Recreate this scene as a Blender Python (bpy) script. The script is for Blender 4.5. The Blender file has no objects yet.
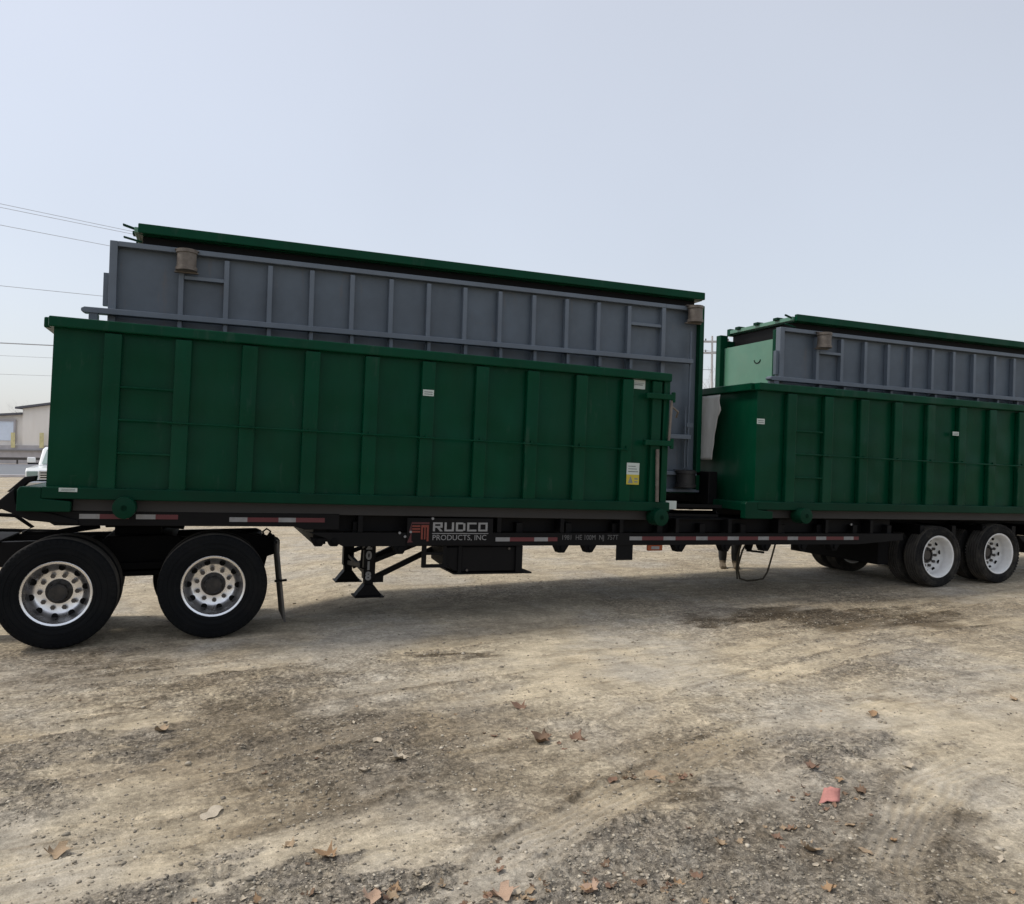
import bpy, bmesh, math, random
import numpy as np
from mathutils import Vector, Matrix

random.seed(7); np.random.seed(7)
S = bpy.context.scene
COL = S.collection
PI = math.pi

# ------------------------------------------------------------------ camera
F_PX, PITCH, ROLL, YAW = 786.94, 0.00215, 0.00977, 0.36814
CAM = Vector((1.45431, -8.28433, 1.85126))
cy, sy, cp, sp = math.cos(YAW), math.sin(YAW), math.cos(PITCH), math.sin(PITCH)
r0 = Vector((cy, -sy, 0)); fw = Vector((sy * cp, cy * cp, sp)); up0 = Vector((-sy * sp, -cy * sp, cp))
rt = r0 * math.cos(ROLL) + up0 * math.sin(ROLL); up = -r0 * math.sin(ROLL) + up0 * math.cos(ROLL)
cam_d = bpy.data.cameras.new('camera'); cam = bpy.data.objects.new('camera', cam_d); COL.objects.link(cam)
M = Matrix((rt, up, -fw)).transposed().to_4x4(); M.translation = CAM
cam.matrix_world = M
cam_d.sensor_width = 36; cam_d.lens = F_PX / 1024 * 36; cam_d.clip_start = 0.05; cam_d.clip_end = 9000
S.camera = cam
f0 = Vector((sy, cy, 0))

def B(r, d, z):            # a place far off, by metres to the right of and ahead of the viewpoint
    p = CAM + r0 * r + f0 * d
    return Vector((p.x, p.y, z))

# ------------------------------------------------------------------ sky, sun, exposure
SUN = Vector((-0.54, 0.20, 0.82)).normalized()
elev = math.asin(SUN.z); azim = math.atan2(SUN.x, SUN.y)      # azimuth from +Y, clockwise
W = bpy.data.worlds.new('World'); S.world = W; W.use_nodes = True
nt = W.node_tree; nt.nodes.clear()
out = nt.nodes.new('ShaderNodeOutputWorld'); bg = nt.nodes.new('ShaderNodeBackground')
sky = nt.nodes.new('ShaderNodeTexSky'); sky.sky_type = 'NISHITA'; sky.sun_disc = False
sky.sun_elevation = elev; sky.sun_rotation = azim
sky.air_density = 1.0; sky.dust_density = 3.0; sky.ozone_density = 1.5; sky.altitude = 50
mx = nt.nodes.new('ShaderNodeMix'); mx.data_type = 'RGBA'
mx.inputs['Factor'].default_value = 0.56
mx.inputs['B'].default_value = (5.35, 5.42, 5.60, 1)            # thin even overcast veil
tc = nt.nodes.new('ShaderNodeTexCoord'); nz = nt.nodes.new('ShaderNodeTexNoise')
nz.inputs['Scale'].default_value = 1.6; nz.inputs['Detail'].default_value = 4; nz.inputs['Roughness'].default_value = .45
cr = nt.nodes.new('ShaderNodeMapRange'); cr.inputs['From Min'].default_value = .3; cr.inputs['From Max'].default_value = .7
cr.inputs['To Min'].default_value = .955; cr.inputs['To Max'].default_value = 1.045
mu = nt.nodes.new('ShaderNodeMix'); mu.data_type = 'RGBA'; mu.blend_type = 'MULTIPLY'; mu.inputs['Factor'].default_value = 1
L = nt.links.new
L(sky.outputs[0], mx.inputs['A']); L(tc.outputs['Generated'], nz.inputs['Vector']); L(nz.outputs['Fac'], cr.inputs['Value'])
L(mx.outputs['Result'], mu.inputs['A']); L(cr.outputs[0], mu.inputs['B']); L(mu.outputs['Result'], bg.inputs['Color'])
bg.inputs['Strength'].default_value = 0.086
L(bg.outputs[0], out.inputs['Surface'])
sd = bpy.data.lights.new('sun', 'SUN'); sd.energy = 1.15; sd.angle = math.radians(12); sd.color = (1, .95, .86)
so = bpy.data.objects.new('sun', sd); COL.objects.link(so)
so.rotation_euler = SUN.to_track_quat('Z', 'Y').to_euler(); so.location = SUN * 40
S.view_settings.view_transform = 'Standard'; S.view_settings.look = 'None'; S.view_settings.gamma = 1
S.view_settings.exposure = 0.94

# ------------------------------------------------------------------ helpers
TH = math.asin(0.0289)                                         # the loaded deck drops towards the rear
def load(x, y, z):
    return Vector((x * math.cos(TH) + z * math.sin(TH), y, -x * math.sin(TH) + z * math.cos(TH)))

class MB:
    def __init__(s): s.v = []; s.f = []; s.mi = []; s.m = 0
    def add(s, vs, fs):
        n = len(s.v); s.v += [tuple(p) for p in vs]
        for f in fs: s.f.append(tuple(i + n for i in f)); s.mi.append(s.m)
        return s
    def box(s, x0, x1, y0, y1, z0, z1):
        v = [(x, y, z) for x in (x0, x1) for y in (y0, y1) for z in (z0, z1)]
        return s.add(v, [(0, 1, 3, 2), (4, 6, 7, 5), (0, 4, 5, 1), (2, 3, 7, 6), (0, 2, 6, 4), (1, 5, 7, 3)])
    def prism_xz(s, pts, y0, y1):
        n = len(pts); a = sum(pts[i][0] * pts[(i + 1) % n][1] - pts[(i + 1) % n][0] * pts[i][1] for i in range(n))
        if a < 0: pts = pts[::-1]
        v = [(x, y0, z) for x, z in pts] + [(x, y1, z) for x, z in pts]
        fs = [tuple(range(n)), tuple(range(2 * n - 1, n - 1, -1))]
        fs += [(i, n + i, n + (i + 1) % n, (i + 1) % n) for i in range(n)]
        return s.add(v, fs)
    def bar(s, a, b, w, h=None):
        a, b = Vector(a), Vector(b); d = (b - a).normalized(); h = h or w
        u = d.cross(Vector((0, 0, 1)));
        if u.length < 1e-3: u = Vector((0, 1, 0))
        u.normalize(); t = u.cross(d)
        v = [p + u * i * w / 2 + t * j * h / 2 for p in (a, b) for i, j in ((-1, -1), (1, -1), (1, 1), (-1, 1))]
        return s.add(v, [(3, 2, 1, 0), (4, 5, 6, 7)] + [(i, (i + 1) % 4, 4 + (i + 1) % 4, 4 + i) for i in range(4)])
    def tube(s, pts, rad, n=8):
        pts = [Vector(p) for p in pts]; m = len(pts); rr = rad if isinstance(rad, (list, tuple)) else [rad] * m
        vs = []; ref = None
        for i, p in enumerate(pts):
            d = (pts[min(i + 1, m - 1)] - pts[max(i - 1, 0)]).normalized()
            if ref is None:
                ref = d.orthogonal().normalized()
            u = (ref - d * ref.dot(d)).normalized(); ref = u; t = d.cross(u)
            vs += [p + (u * math.cos(2 * PI * k / n) + t * math.sin(2 * PI * k / n)) * rr[i] for k in range(n)]
        fs = [(i * n + k, i * n + (k + 1) % n, (i + 1) * n + (k + 1) % n, (i + 1) * n + k) for i in range(m - 1) for k in range(n)]
        fs += [tuple(range(n - 1, -1, -1)), tuple(range((m - 1) * n, m * n))]
        return s.add(vs, fs)
    def lathe(s, prof, c, axis='Y', n=40, closed=False, caps=True):
        # prof: list of (radius, offset along axis)
        c = Vector(c); vs = []
        for r, o in prof:
            for k in range(n):
                a = 2 * PI * k / n; p, q = r * math.cos(a), r * math.sin(a)
                vs.append(c + (Vector((p, o, q)) if axis == 'Y' else Vector((p, q, o)) if axis == 'Z' else Vector((o, p, q))))
        m = len(prof); fs = []
        for i in range(m if closed else m - 1):
            j = (i + 1) % m
            fs += [(i * n + k, j * n + k, j * n + (k + 1) % n, i * n + (k + 1) % n) for k in range(n)]
        if not closed and caps:
            if prof[0][0] > 1e-5: fs.append(tuple(range(n)))
            if prof[-1][0] > 1e-5: fs.append(tuple(range((m - 1) * n, m * n))[::-1])
        return s.add(vs, fs)
    def build(s, name, mat, parent=None, bevel=0, smooth=False, loc=None, split=False):
        if split:
            par = list(range(len(s.v)))
            def find(a):
                while par[a] != a: par[a] = par[par[a]]; a = par[a]
                return a
            for f in s.f:
                for i in f[1:]: par[find(i)] = find(f[0])
            gs = {}
            for f, k in zip(s.f, s.mi): gs.setdefault(find(f[0]), []).append((f, k))
            outs = []
            for fs in gs.values():
                q = MB(); ids = sorted({i for f, _ in fs for i in f}); mp = {i: n for n, i in enumerate(ids)}
                q.v = [s.v[i] for i in ids]; q.f = [tuple(mp[i] for i in f) for f, _ in fs]; q.mi = [k for _, k in fs]
                outs.append(q.build(name, mat, parent, bevel, smooth, loc))
            return outs[0]
        me = bpy.data.meshes.new(name); me.from_pydata(s.v, [], s.f)
        for m in (mat if isinstance(mat, (list, tuple)) else [mat]): me.materials.append(m)
        me.polygons.foreach_set('material_index', s.mi)
        bm = bmesh.new(); bm.from_mesh(me); bmesh.ops.remove_doubles(bm, verts=bm.verts, dist=1e-6) if smooth else None
        bmesh.ops.recalc_face_normals(bm, faces=bm.faces); bm.to_mesh(me); bm.free()
        if smooth:
            me.polygons.foreach_set('use_smooth', [True] * len(me.polygons)); me.set_sharp_from_angle(angle=math.radians(38))
        o = bpy.data.objects.new(name, me); COL.objects.link(o)
        if parent: o.parent = parent
        if loc is not None: o.location = loc
        if bevel:
            b = o.modifiers.new('edge', 'BEVEL'); b.width = bevel; b.segments = 2; b.limit_method = 'ANGLE'; b.angle_limit = math.radians(40)
            b.use_clamp_overlap = True
        return o

def tag(o, label=None, cat=None, group=None, kind=None):
    if label: o['label'] = label
    if cat: o['category'] = cat
    if group: o['group'] = group
    if kind: o['kind'] = kind
    return o
def thing(name, label, cat, loc=(0, 0, 0), rot=(0, 0, 0), group=None):
    o = bpy.data.objects.new(name, None); COL.objects.link(o); o.empty_display_size = .2
    o.location = loc; o.rotation_euler = rot
    return tag(o, label, cat, group)
def kids(o): return [c for c in bpy.data.objects if c.parent == o]
def dup(o, parent=None):
    c = o.copy(); COL.objects.link(c); c.parent = parent
    for ch in kids(o): dup(ch, c)
    return c

# ------------------------------------------------------------------ materials
def mat(name, col, rough=.5, metal=0, spec=.5, var=.15, vscale=3., dirt=None, dirt_amt=.0, dscale=1.5, bump=0., bscale=40, coat=0, stretch=(1, 1, 1), wavy=0, scuff=None, scuff_amt=.4, scuff_s=9.):
    m = bpy.data.materials.new(name); m.use_nodes = True; t = m.node_tree; N = t.nodes; K = t.links.new
    b = N['Principled BSDF']
    b.inputs['Roughness'].default_value = rough; b.inputs['Metallic'].default_value = metal
    b.inputs['Specular IOR Level'].default_value = spec; b.inputs['Coat Weight'].default_value = coat
    tc = N.new('ShaderNodeTexCoord'); mp = N.new('ShaderNodeMapping'); mp.inputs['Scale'].default_value = stretch
    K(tc.outputs['Object'], mp.inputs['Vector'])
    n1 = N.new('ShaderNodeTexNoise'); n1.inputs['Scale'].default_value = vscale; n1.inputs['Detail'].default_value = 6; n1.inputs['Roughness'].default_value = .6
    K(mp.outputs[0], n1.inputs['Vector'])
    r1 = N.new('ShaderNodeMapRange'); r1.inputs['From Min'].default_value = .3; r1.inputs['From Max'].default_value = .7
    r1.inputs['To Min'].default_value = 1 - var; r1.inputs['To Max'].default_value = 1 + var
    K(n1.outputs['Fac'], r1.inputs['Value'])
    mm = N.new('ShaderNodeMix'); mm.data_type = 'RGBA'; mm.blend_type = 'MULTIPLY'; mm.inputs['Factor'].default_value = 1
    mm.inputs['A'].default_value = (*col, 1); K(r1.outputs[0], mm.inputs['B'])
    c = mm.outputs['Result']
    if dirt:
        n2 = N.new('ShaderNodeTexNoise'); n2.inputs['Scale'].default_value = dscale; n2.inputs['Detail'].default_value = 9; n2.inputs['Roughness'].default_value = .68
        K(mp.outputs[0], n2.inputs['Vector'])
        r2 = N.new('ShaderNodeMapRange'); r2.inputs['From Min'].default_value = .45; r2.inputs['From Max'].default_value = .78
        r2.inputs['To Max'].default_value = dirt_amt; K(n2.outputs['Fac'], r2.inputs['Value'])
        md = N.new('ShaderNodeMix'); md.data_type = 'RGBA'; md.inputs['B'].default_value = (*dirt, 1)
        K(r2.outputs[0], md.inputs['Factor']); K(c, md.inputs['A']); c = md.outputs['Result']
        rr = N.new('ShaderNodeMapRange'); rr.inputs['To Min'].default_value = rough; rr.inputs['To Max'].default_value = min(1, rough + .35)
        K(r2.outputs[0], rr.inputs['Value']); K(rr.outputs[0], b.inputs['Roughness'])
    if scuff:
        for sc_, mpv, lo in ((scuff_s, (1, 1, .22), .60), (scuff_s * 3.1, (.25, 1, 1.4), .63)):
            m5 = N.new('ShaderNodeMapping'); m5.inputs['Scale'].default_value = mpv; K(tc.outputs['Object'], m5.inputs['Vector'])
            n5 = N.new('ShaderNodeTexNoise'); n5.inputs['Scale'].default_value = sc_; n5.inputs['Detail'].default_value = 7; n5.inputs['Roughness'].default_value = .65; K(m5.outputs[0], n5.inputs['Vector'])
            r5 = N.new('ShaderNodeMapRange'); r5.inputs['From Min'].default_value = lo; r5.inputs['From Max'].default_value = lo + .09; r5.inputs['To Max'].default_value = scuff_amt; K(n5.outputs['Fac'], r5.inputs['Value'])
            m6 = N.new('ShaderNodeMix'); m6.data_type = 'RGBA'; m6.inputs['B'].default_value = (*scuff, 1); K(r5.outputs[0], m6.inputs['Factor']); K(c, m6.inputs['A']); c = m6.outputs['Result']
    K(c, b.inputs['Base Color'])
    last = None
    if wavy:
        n3 = N.new('ShaderNodeTexNoise'); n3.inputs['Scale'].default_value = 1.7; n3.inputs['Detail'].default_value = 1
        K(tc.outputs['Object'], n3.inputs['Vector'])
        bp = N.new('ShaderNodeBump'); bp.inputs['Distance'].default_value = wavy; bp.inputs['Strength'].default_value = 1
        K(n3.outputs['Fac'], bp.inputs['Height']); last = bp.outputs[0]
    if bump:
        n4 = N.new('ShaderNodeTexNoise'); n4.inputs['Scale'].default_value = bscale; n4.inputs['Detail'].default_value = 5
        K(tc.outputs['Object'], n4.inputs['Vector'])
        bp = N.new('ShaderNodeBump'); bp.inputs['Distance'].default_value = bump; bp.inputs['Strength'].default_value = .6
        K(n4.outputs['Fac'], bp.inputs['Height'])
        if last: K(last, bp.inputs['Normal'])
        last = bp.outputs[0]
    if last: K(last, b.inputs['Normal'])
    return m

GREEN = mat('green_paint', (.0003, .0400, .0185), .30, spec=.10, dirt=(.016, .042, .026), dirt_amt=.35, dscale=1.6, var=.16, bump=.0006, bscale=60, wavy=.06, stretch=(1, 1, .35), scuff=(.020, .055, .036), scuff_amt=.55)
GREEND = mat('green_paint_grimy', (.0003, .0300, .0150), .42, spec=.10, dirt=(.012, .020, .014), dirt_amt=.35, dscale=2.5, var=.15, bump=.0006)
GREENL = mat('green_paint_sunlit', (.095, .225, .155), .28, dirt=(.25, .28, .2), dirt_amt=.25, var=.08, dscale=1.6, wavy=.01)  # sun and sky glare on the green end faces, put into the colour
GREY = mat('grey_primer', (.080, .103, .130), .48, dirt=(.04, .042, .05), dirt_amt=.35, dscale=1.3, var=.12, bump=.0008, bscale=50, wavy=.04, scuff=(.12, .10, .09), scuff_amt=.35, scuff_s=7)
GREYF = mat('grey_primer_frame', (.108, .132, .163), .48, dirt=(.06, .062, .07), dirt_amt=.3, dscale=2, var=.08)
GREYU = mat('shaded_grimy_steel', (.016, .015, .015), .6, dirt=(.03, .026, .023), dirt_amt=.4, var=.2)  # underframe grey darkened to hold its shade, with grime patches
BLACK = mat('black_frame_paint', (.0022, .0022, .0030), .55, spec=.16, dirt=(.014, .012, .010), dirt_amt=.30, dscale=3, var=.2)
BLACKM = mat('black_greasy_steel', (.0022, .0022, .0027), .7, spec=.14, dirt=(.012, .010, .008), dirt_amt=.35, dscale=5, var=.3)
RUBBER = mat('tyre_rubber', (.0030, .0038, .0050), .75, dirt=(.03, .027, .022), dirt_amt=.28, dscale=3, var=.15, bump=.001, bscale=90, spec=.16)
RUBBERD = mat('dusty_tyre_rubber', (.016, .016, .0165), .85, dirt=(.15, .132, .105), dirt_amt=.62, dscale=2.2, var=.2, bump=.001, bscale=90, spec=.16)
ALU = mat('polished_aluminium', (.90, .90, .91), .27, metal=1, dirt=(.30, .27, .24), dirt_amt=.35, dscale=5, var=.06)
WHEELW = mat('white_rim_paint', (.76, .76, .75), .40, dirt=(.3, .27, .22), dirt_amt=.35, dscale=5, var=.06)
HUBM = mat('greasy_hub_iron', (.022, .021, .02), .5, metal=.4, dirt=(.12, .10, .08), dirt_amt=.5, dscale=9)
STEEL = mat('lug_steel', (.085, .08, .078), .4, metal=.8, dirt=(.1, .08, .06), dirt_amt=.5, dscale=14)
HOLE = mat('shadowed_opening_black', (.006, .006, .006), .9, spec=.1)
RUST = mat('rusty_steel', (.115, .095, .078), .6, dirt=(.30, .27, .235), dirt_amt=.6, dscale=7, var=.35, bump=.002, bscale=50)
RED = mat('red_reflective_film', (.085, .006, .012), .4, var=.1)
WHITE = mat('white_reflective_film', (.23, .23, .235), .4, var=.12, dirt=(.07, .06, .05), dirt_amt=.4, dscale=20)
LETTER = mat('grey_white_lettering', (.22, .22, .22), .5, var=.12)
EMBLEM = mat('red_orange_emblem', (.16, .022, .010), .5, var=.1)
EMBLEMD = mat('dark_red_emblem', (.06, .004, .008), .5, var=.1)
LABELW = mat('white_label', (.44, .49, .46), .5, var=.06)
LABELY = mat('yellow_label', (.42, .34, .03), .5, var=.1)
LABELG = mat('grey_print', (.16, .18, .17), .6, var=.3, vscale=60)
AMBER = mat('amber_lens', (.26, .05, .012), .25, var=.1)
CLOTHD = mat('dark_work_cloth', (.018, .019, .021), .9, var=.3, vscale=12, bump=.004, bscale=30)
CLOTHS = mat('navy_work_jacket', (.03, .04, .065), .9, var=.25, vscale=10, bump=.004, bscale=25)
SKIN = mat('skin', (.42, .25, .18), .55, var=.08)
HAIR = mat('dark_hair', (.03, .02, .015), .6, var=.3)
BOOT = mat('tan_boot_leather', (.13, .10, .065), .8, var=.25, vscale=20)
STRAP = mat('worn_strap', (.06, .048, .03), .85, var=.3, vscale=20)
TREAD = mat('dusty_skylit_tread', (.050, .047, .043), .9, var=.3, vscale=6, spec=.1, dirt=(.16, .14, .11), dirt_amt=.6, dscale=4)  # tread dust, lightened further for sky light along the tyre edge
TARP = mat('pale_grey_canvas', (.42, .42, .40), .8, var=.12, vscale=5, dirt=(.15, .14, .12), dirt_amt=.5, dscale=4, stretch=(1, 1, .3))
CREAM = mat('cream_metal_siding', (.86, .81, .75), .6, var=.05, dirt=(.6, .55, .48), dirt_amt=.4, stretch=(1, 1, .2))  # siding lightened, distance haze put into the colour
CONC = mat('grey_concrete_wall', (.46, .44, .455), .8, var=.12, dirt=(.2, .18, .17), dirt_amt=.5)
ROOFM = mat('dark_roof_edge', (.10, .10, .12), .6)
DOORB = mat('pale_blue_door', (.72, .80, .92), .5, var=.04)
CARW = mat('white_car_paint', (.78, .80, .80), .25, coat=.5, var=.02)
GLASS = mat('car_glass', (.25, .33, .31), .08, var=.03)
CHROME = mat('grille_chrome', (.55, .56, .57), .2, metal=1)
BARK = mat('bark', (.30, .27, .255), .9, var=.3, vscale=8)
WOOD = mat('hazy_pole_wood', (.46, .45, .45), .9, var=.15, vscale=6, stretch=(1, 1, .1))  # wood made paler and greyer to hold the distance haze
WIRE = mat('hazy_wire_grey', (.40, .41, .43), .6)  # lighter grey, with the haze put into the wire colour
LEAFM = {k: mat('leaf_' + k, c, .7, var=.25, vscale=30, dirt=d, dirt_amt=.6, dscale=22, spec=.3) for k, c, d in (
    ('cream', (.46, .40, .31), (.28, .22, .15)), ('orange', (.33, .215, .12), (.24, .14, .075)), ('tan', (.34, .25, .16), (.22, .15, .09)),
    ('pink', (.40, .28, .20), (.27, .17, .115)), ('red', (.22, .135, .09), (.15, .085, .055)), ('brown', (.17, .11, .07), (.09, .06, .04)))}
for m in LEAFM.values():
    m.node_tree.nodes['Principled BSDF'].inputs['Subsurface Weight'].default_value = 0

# ------------------------------------------------------------------ ground
def hashn(ix, iy, seed):
    h = (ix.astype(np.int64) * 374761393 + iy.astype(np.int64) * 668265263 + seed * 1442695041) & 0x7fffffff
    h = ((h ^ (h >> 13)) * 1274126177) & 0x7fffffff
    h = (h ^ (h >> 16)) & 0xffff
    return h / 65535.0
def vnoise(x, y, seed):
    ix, iy = np.floor(x), np.floor(y); fx, fy = x - ix, y - iy
    fx = fx * fx * fx * (fx * (fx * 6 - 15) + 10); fy = fy * fy * fy * (fy * (fy * 6 - 15) + 10)
    a = hashn(ix, iy, seed); b = hashn(ix + 1, iy, seed); c = hashn(ix, iy + 1, seed); d = hashn(ix + 1, iy + 1, seed)
    return (a + (b - a) * fx) * (1 - fy) + (c + (d - c) * fx) * fy
def fbm(x, y, scale, octs, seed, gain=.5):
    v = 0; a = 1; t = 0; x = x / scale; y = y / scale
    for o in range(octs):
        v = v + a * vnoise(x + 17.3 * o, y - 9.1 * o, seed + o); t += a; a *= gain
        x, y = x * 1.93 + y * .31, y * 1.93 - x * .31
    return v / t
# stains, gravelly patches and pale packed dirt as they lie in the yard: centre, half sizes, strength
DAMP = [(3.73,-1.34,.23,.15,.9),(7.68,-.78,.80,.42,1.),(8.40,-1.20,.9,.42,1.),(9.11,-1.67,.7,.42,.9),(7.35,-.72,.45,.28,1.),(8.0,-.92,.9,.2,1.),(8.7,-1.15,.8,.2,1.),(9.2,-.7,1.93,.88,.35),(.52,-.64,.81,.51,.55),
    (1.07,-1.96,.25,.08,.5),(6.23,-3.77,.11,.11,.6),(2.19,-3.23,1.13,.8,.5),(1.68,-2.56,.75,.43,.35),(4.34,-4.0,.58,.29,.4),(3.83,-4.36,.35,.17,.6),
    (4.16,-5.14,.65,.51,.4),(4.7,-5.65,.42,.53,.4),(2.09,-3.91,.38,.21,.5),(2.95,-3.93,.53,.59,.25),(1.79,-1.58,.48,.18,.4),
    (-1.5,-1.6,1.5,.8,.4),(10.5,-3.5,1.8,1.2,.3),(7.5,-6.2,1.2,.9,.4),(-1.2,-4.5,1.2,.8,.4)]
GRAV = [(.57,-3.07,.40,.5,.9),(1.56,-4.76,.5,.18,1),(5.22,-4.37,.35,.3,.8),(2.5,-5.12,.72,.14,1),(2.7,-5.6,1.6,.4,.9),(3.83,-5.33,.6,.33,.6),(2.14,-1.99,.46,.21,.5),
    (7.52,-2.71,.57,1.06,.5),(2.18,-3.32,.56,.51,.5),(3.36,-5.06,.28,.19,.4),(5.01,-5.09,.27,.21,.5)]
PALE = [(3.75,-2.56,1.26,.66,.5),(6.04,-3.06,1.85,1.28,.7),(.99,-4.43,.6,.22,.8),(2.53,-4.38,.36,.22,.7),(1.07,-3.54,.48,.25,.3),(6.08,-4.53,.47,.38,.5),(4.5,-1.68,1.85,.55,.4)]
def mask(x, y, lst, seed):
    a = math.radians(14); ru = x * math.cos(a) + y * math.sin(a); rv = -x * math.sin(a) + y * math.cos(a)
    n1 = (fbm(ru / 4.5, rv, .16, 5, seed, .62) - .5); wx = x + (fbm(x, y, .6, 4, seed + 20) - .5) * 1.3 + n1 * 1.2; wy = y + (fbm(x, y, .6, 4, seed + 50) - .5) * .7 + n1 * .55
    out = np.zeros_like(x)
    for a, b, p, q, s in lst:
        dx, dy = wx - a, wy - b
        u = (dx * r0.x + dy * r0.y) / p; v = (dx * f0.x + dy * f0.y) / q
        m = s * np.clip(1.55 - np.sqrt(u * u + v * v), 0, 1); out = 1 - (1 - out) * (1 - m)
    return out
TRACKS = [[(-3, -4.75), (.2, -4.62), (2.0, -4.38), (3.6, -3.85), (5.5, -3.0), (8.5, -2.3), (14, -2.2)],
    [(-3, -4.40), (.2, -4.27), (1.9, -4.03), (3.45, -3.5), (5.4, -2.65), (8.5, -1.93), (14, -1.8)],
    [(1.2, -5.9), (2.6, -5.05), (3.7, -4.45), (5.2, -3.95), (8.0, -3.6), (13, -3.9)],
    [(-4, -2.3), (.4, -2.35), (2.6, -2.15), (5.5, -1.75), (9.5, -1.9), (14, -2.6)],
    [(-4, -1.0), (.4, -1.15), (3.0, -1.0), (6.5, -.55), (11, -.75)],
    [(-3, -3.3), (.3, -3.5), (1.8, -3.25), (3.2, -2.75), (5.0, -2.3)],
    [(3.4, -6.4), (4.6, -5.4), (6.0, -4.8), (9, -4.7)]]
def dense(pts, n=26):
    P = [np.array(p, float) for p in pts]; out = []
    for k in range(len(P) - 1):
        p0, p1, p2, p3 = P[max(k - 1, 0)], P[k], P[k + 1], P[min(k + 2, len(P) - 1)]
        for t in np.linspace(0, 1, n // 3, endpoint=False):
            out.append(.5 * ((2 * p1) + (-p0 + p2) * t + (2 * p0 - 5 * p1 + 4 * p2 - p3) * t * t + (-p0 + 3 * p1 - 3 * p2 + p3) * t ** 3))
    out.append(P[-1]); return out
DT = [dense(t) for t in TRACKS]
def track(x, y):
    """how deep inside a pressed wheel path (0..1), the lug pattern and the pushed-up edge"""
    sel = (x > -6) & (x < 16) & (y > -8) & (y < .6)
    ins = np.zeros_like(x); lug = np.zeros_like(x); edge = np.zeros_like(x)
    xs, ys = x[sel], y[sel]
    if len(xs) == 0: return ins, lug, edge
    I = np.zeros_like(xs); Lg = np.zeros_like(xs); Ed = np.zeros_like(xs)
    wob = (fbm(xs, ys, .35, 3, 501) - .5) * .10
    for q, pts in enumerate(DT):
        best = np.full(xs.shape, 1e9); sgn = np.zeros_like(xs); arc = np.zeros_like(xs); s0 = 0
        for a, b in zip(pts[:-1], pts[1:]):
            d = b - a; ln = np.hypot(*d); t = np.clip(((xs - a[0]) * d[0] + (ys - a[1]) * d[1]) / (ln * ln), 0, 1)
            px, py = xs - a[0] - t * d[0], ys - a[1] - t * d[1]; dd = px * px + py * py; m = dd < best
            best = np.where(m, dd, best); sgn = np.where(m, (px * -d[1] + py * d[0]) / ln, sgn); arc = np.where(m, s0 + t * ln, arc); s0 += ln
        w = sgn + wob; fade = np.clip(fbm(xs, ys, .9, 3, 510 + q) * 3.6 - 1.1, 0, 1)
        inn = np.clip((.15 - np.abs(w)) / .03, 0, 1) * fade
        rib = .5 + .5 * np.sin(w * 2 * PI / .052)
        cut = .5 + .5 * np.sin(arc * 2 * PI / .075 + np.sign(w) * 1.2)
        I = np.maximum(I, inn); Lg = np.maximum(Lg, inn * (.7 * rib + .3 * rib * cut)); Ed = np.maximum(Ed, fade * np.exp(-((np.abs(w) - .18) / .022) ** 2))
    ins[sel], lug[sel], edge[sel] = I, Lg, Ed
    return ins, lug, edge
def rough_mask(x, y):
    p = np.clip(fbm(x, y, 1.6, 4, 301) * 3.4 - 1.45, 0, 1)
    return np.clip(.30 + .50 * p + .60 * mask(x, y, DAMP, 101) + .8 * mask(x, y, GRAV, 5) - .28 * mask(x, y, PALE, 151), .14, 1)
def height(x, y):
    rut_a = np.radians(14); ru = x * math.cos(rut_a) + y * math.sin(rut_a); rv = -x * math.sin(rut_a) + y * math.cos(rut_a)
    d = np.hypot(x - CAM.x, y - CAM.y)
    near = np.clip(1 - (d - 3) / 16, 0, 1); rg = rough_mask(x, y)
    h = (fbm(x, y, 2.2, 3, 3) - .5) * .08
    h += (fbm(ru / 3.2, rv, .24, 4, 11, .55) - .5) * .030 * (.3 + rg)
    ins, lug, edge = track(x, y); rg = rg * (1 - .75 * ins)
    h += -.010 * ins + .0085 * lug + .010 * edge * (.4 + fbm(x, y, .12, 2, 77))
    h += (fbm(x, y, .09, 4, 61, .6) - .5) * .030 * near * rg
    c = fbm(x, y, .16, 5, 401, .62)                        # clods and scraped edges
    h += np.clip(c - .55, 0, 1) * .10 * near * rg
    g = mask(x, y, GRAV, 5)
    h += g * (np.abs(fbm(x, y, .045, 3, 71, .6) - .5)) * .05 * near
    flat = np.clip((y + 1.0) / 1.2, 0, 1) * np.clip((4.2 - y) / 1.2, 0, 1)
    h = h * (1 - .75 * flat) * np.clip(1.6 - d / 120, .25, 1)
    sm = lambda t: np.clip(t, 0, 1) ** 2 * (3 - 2 * np.clip(t, 0, 1))
    h = h - .165 * sm((y - .75) / .9) * sm((3.6 - x) / 1.6) * sm((9 - y) / 4) * sm((x + 6) / 3)      # the yard falls away beyond the tractor
    return h - .004
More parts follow.
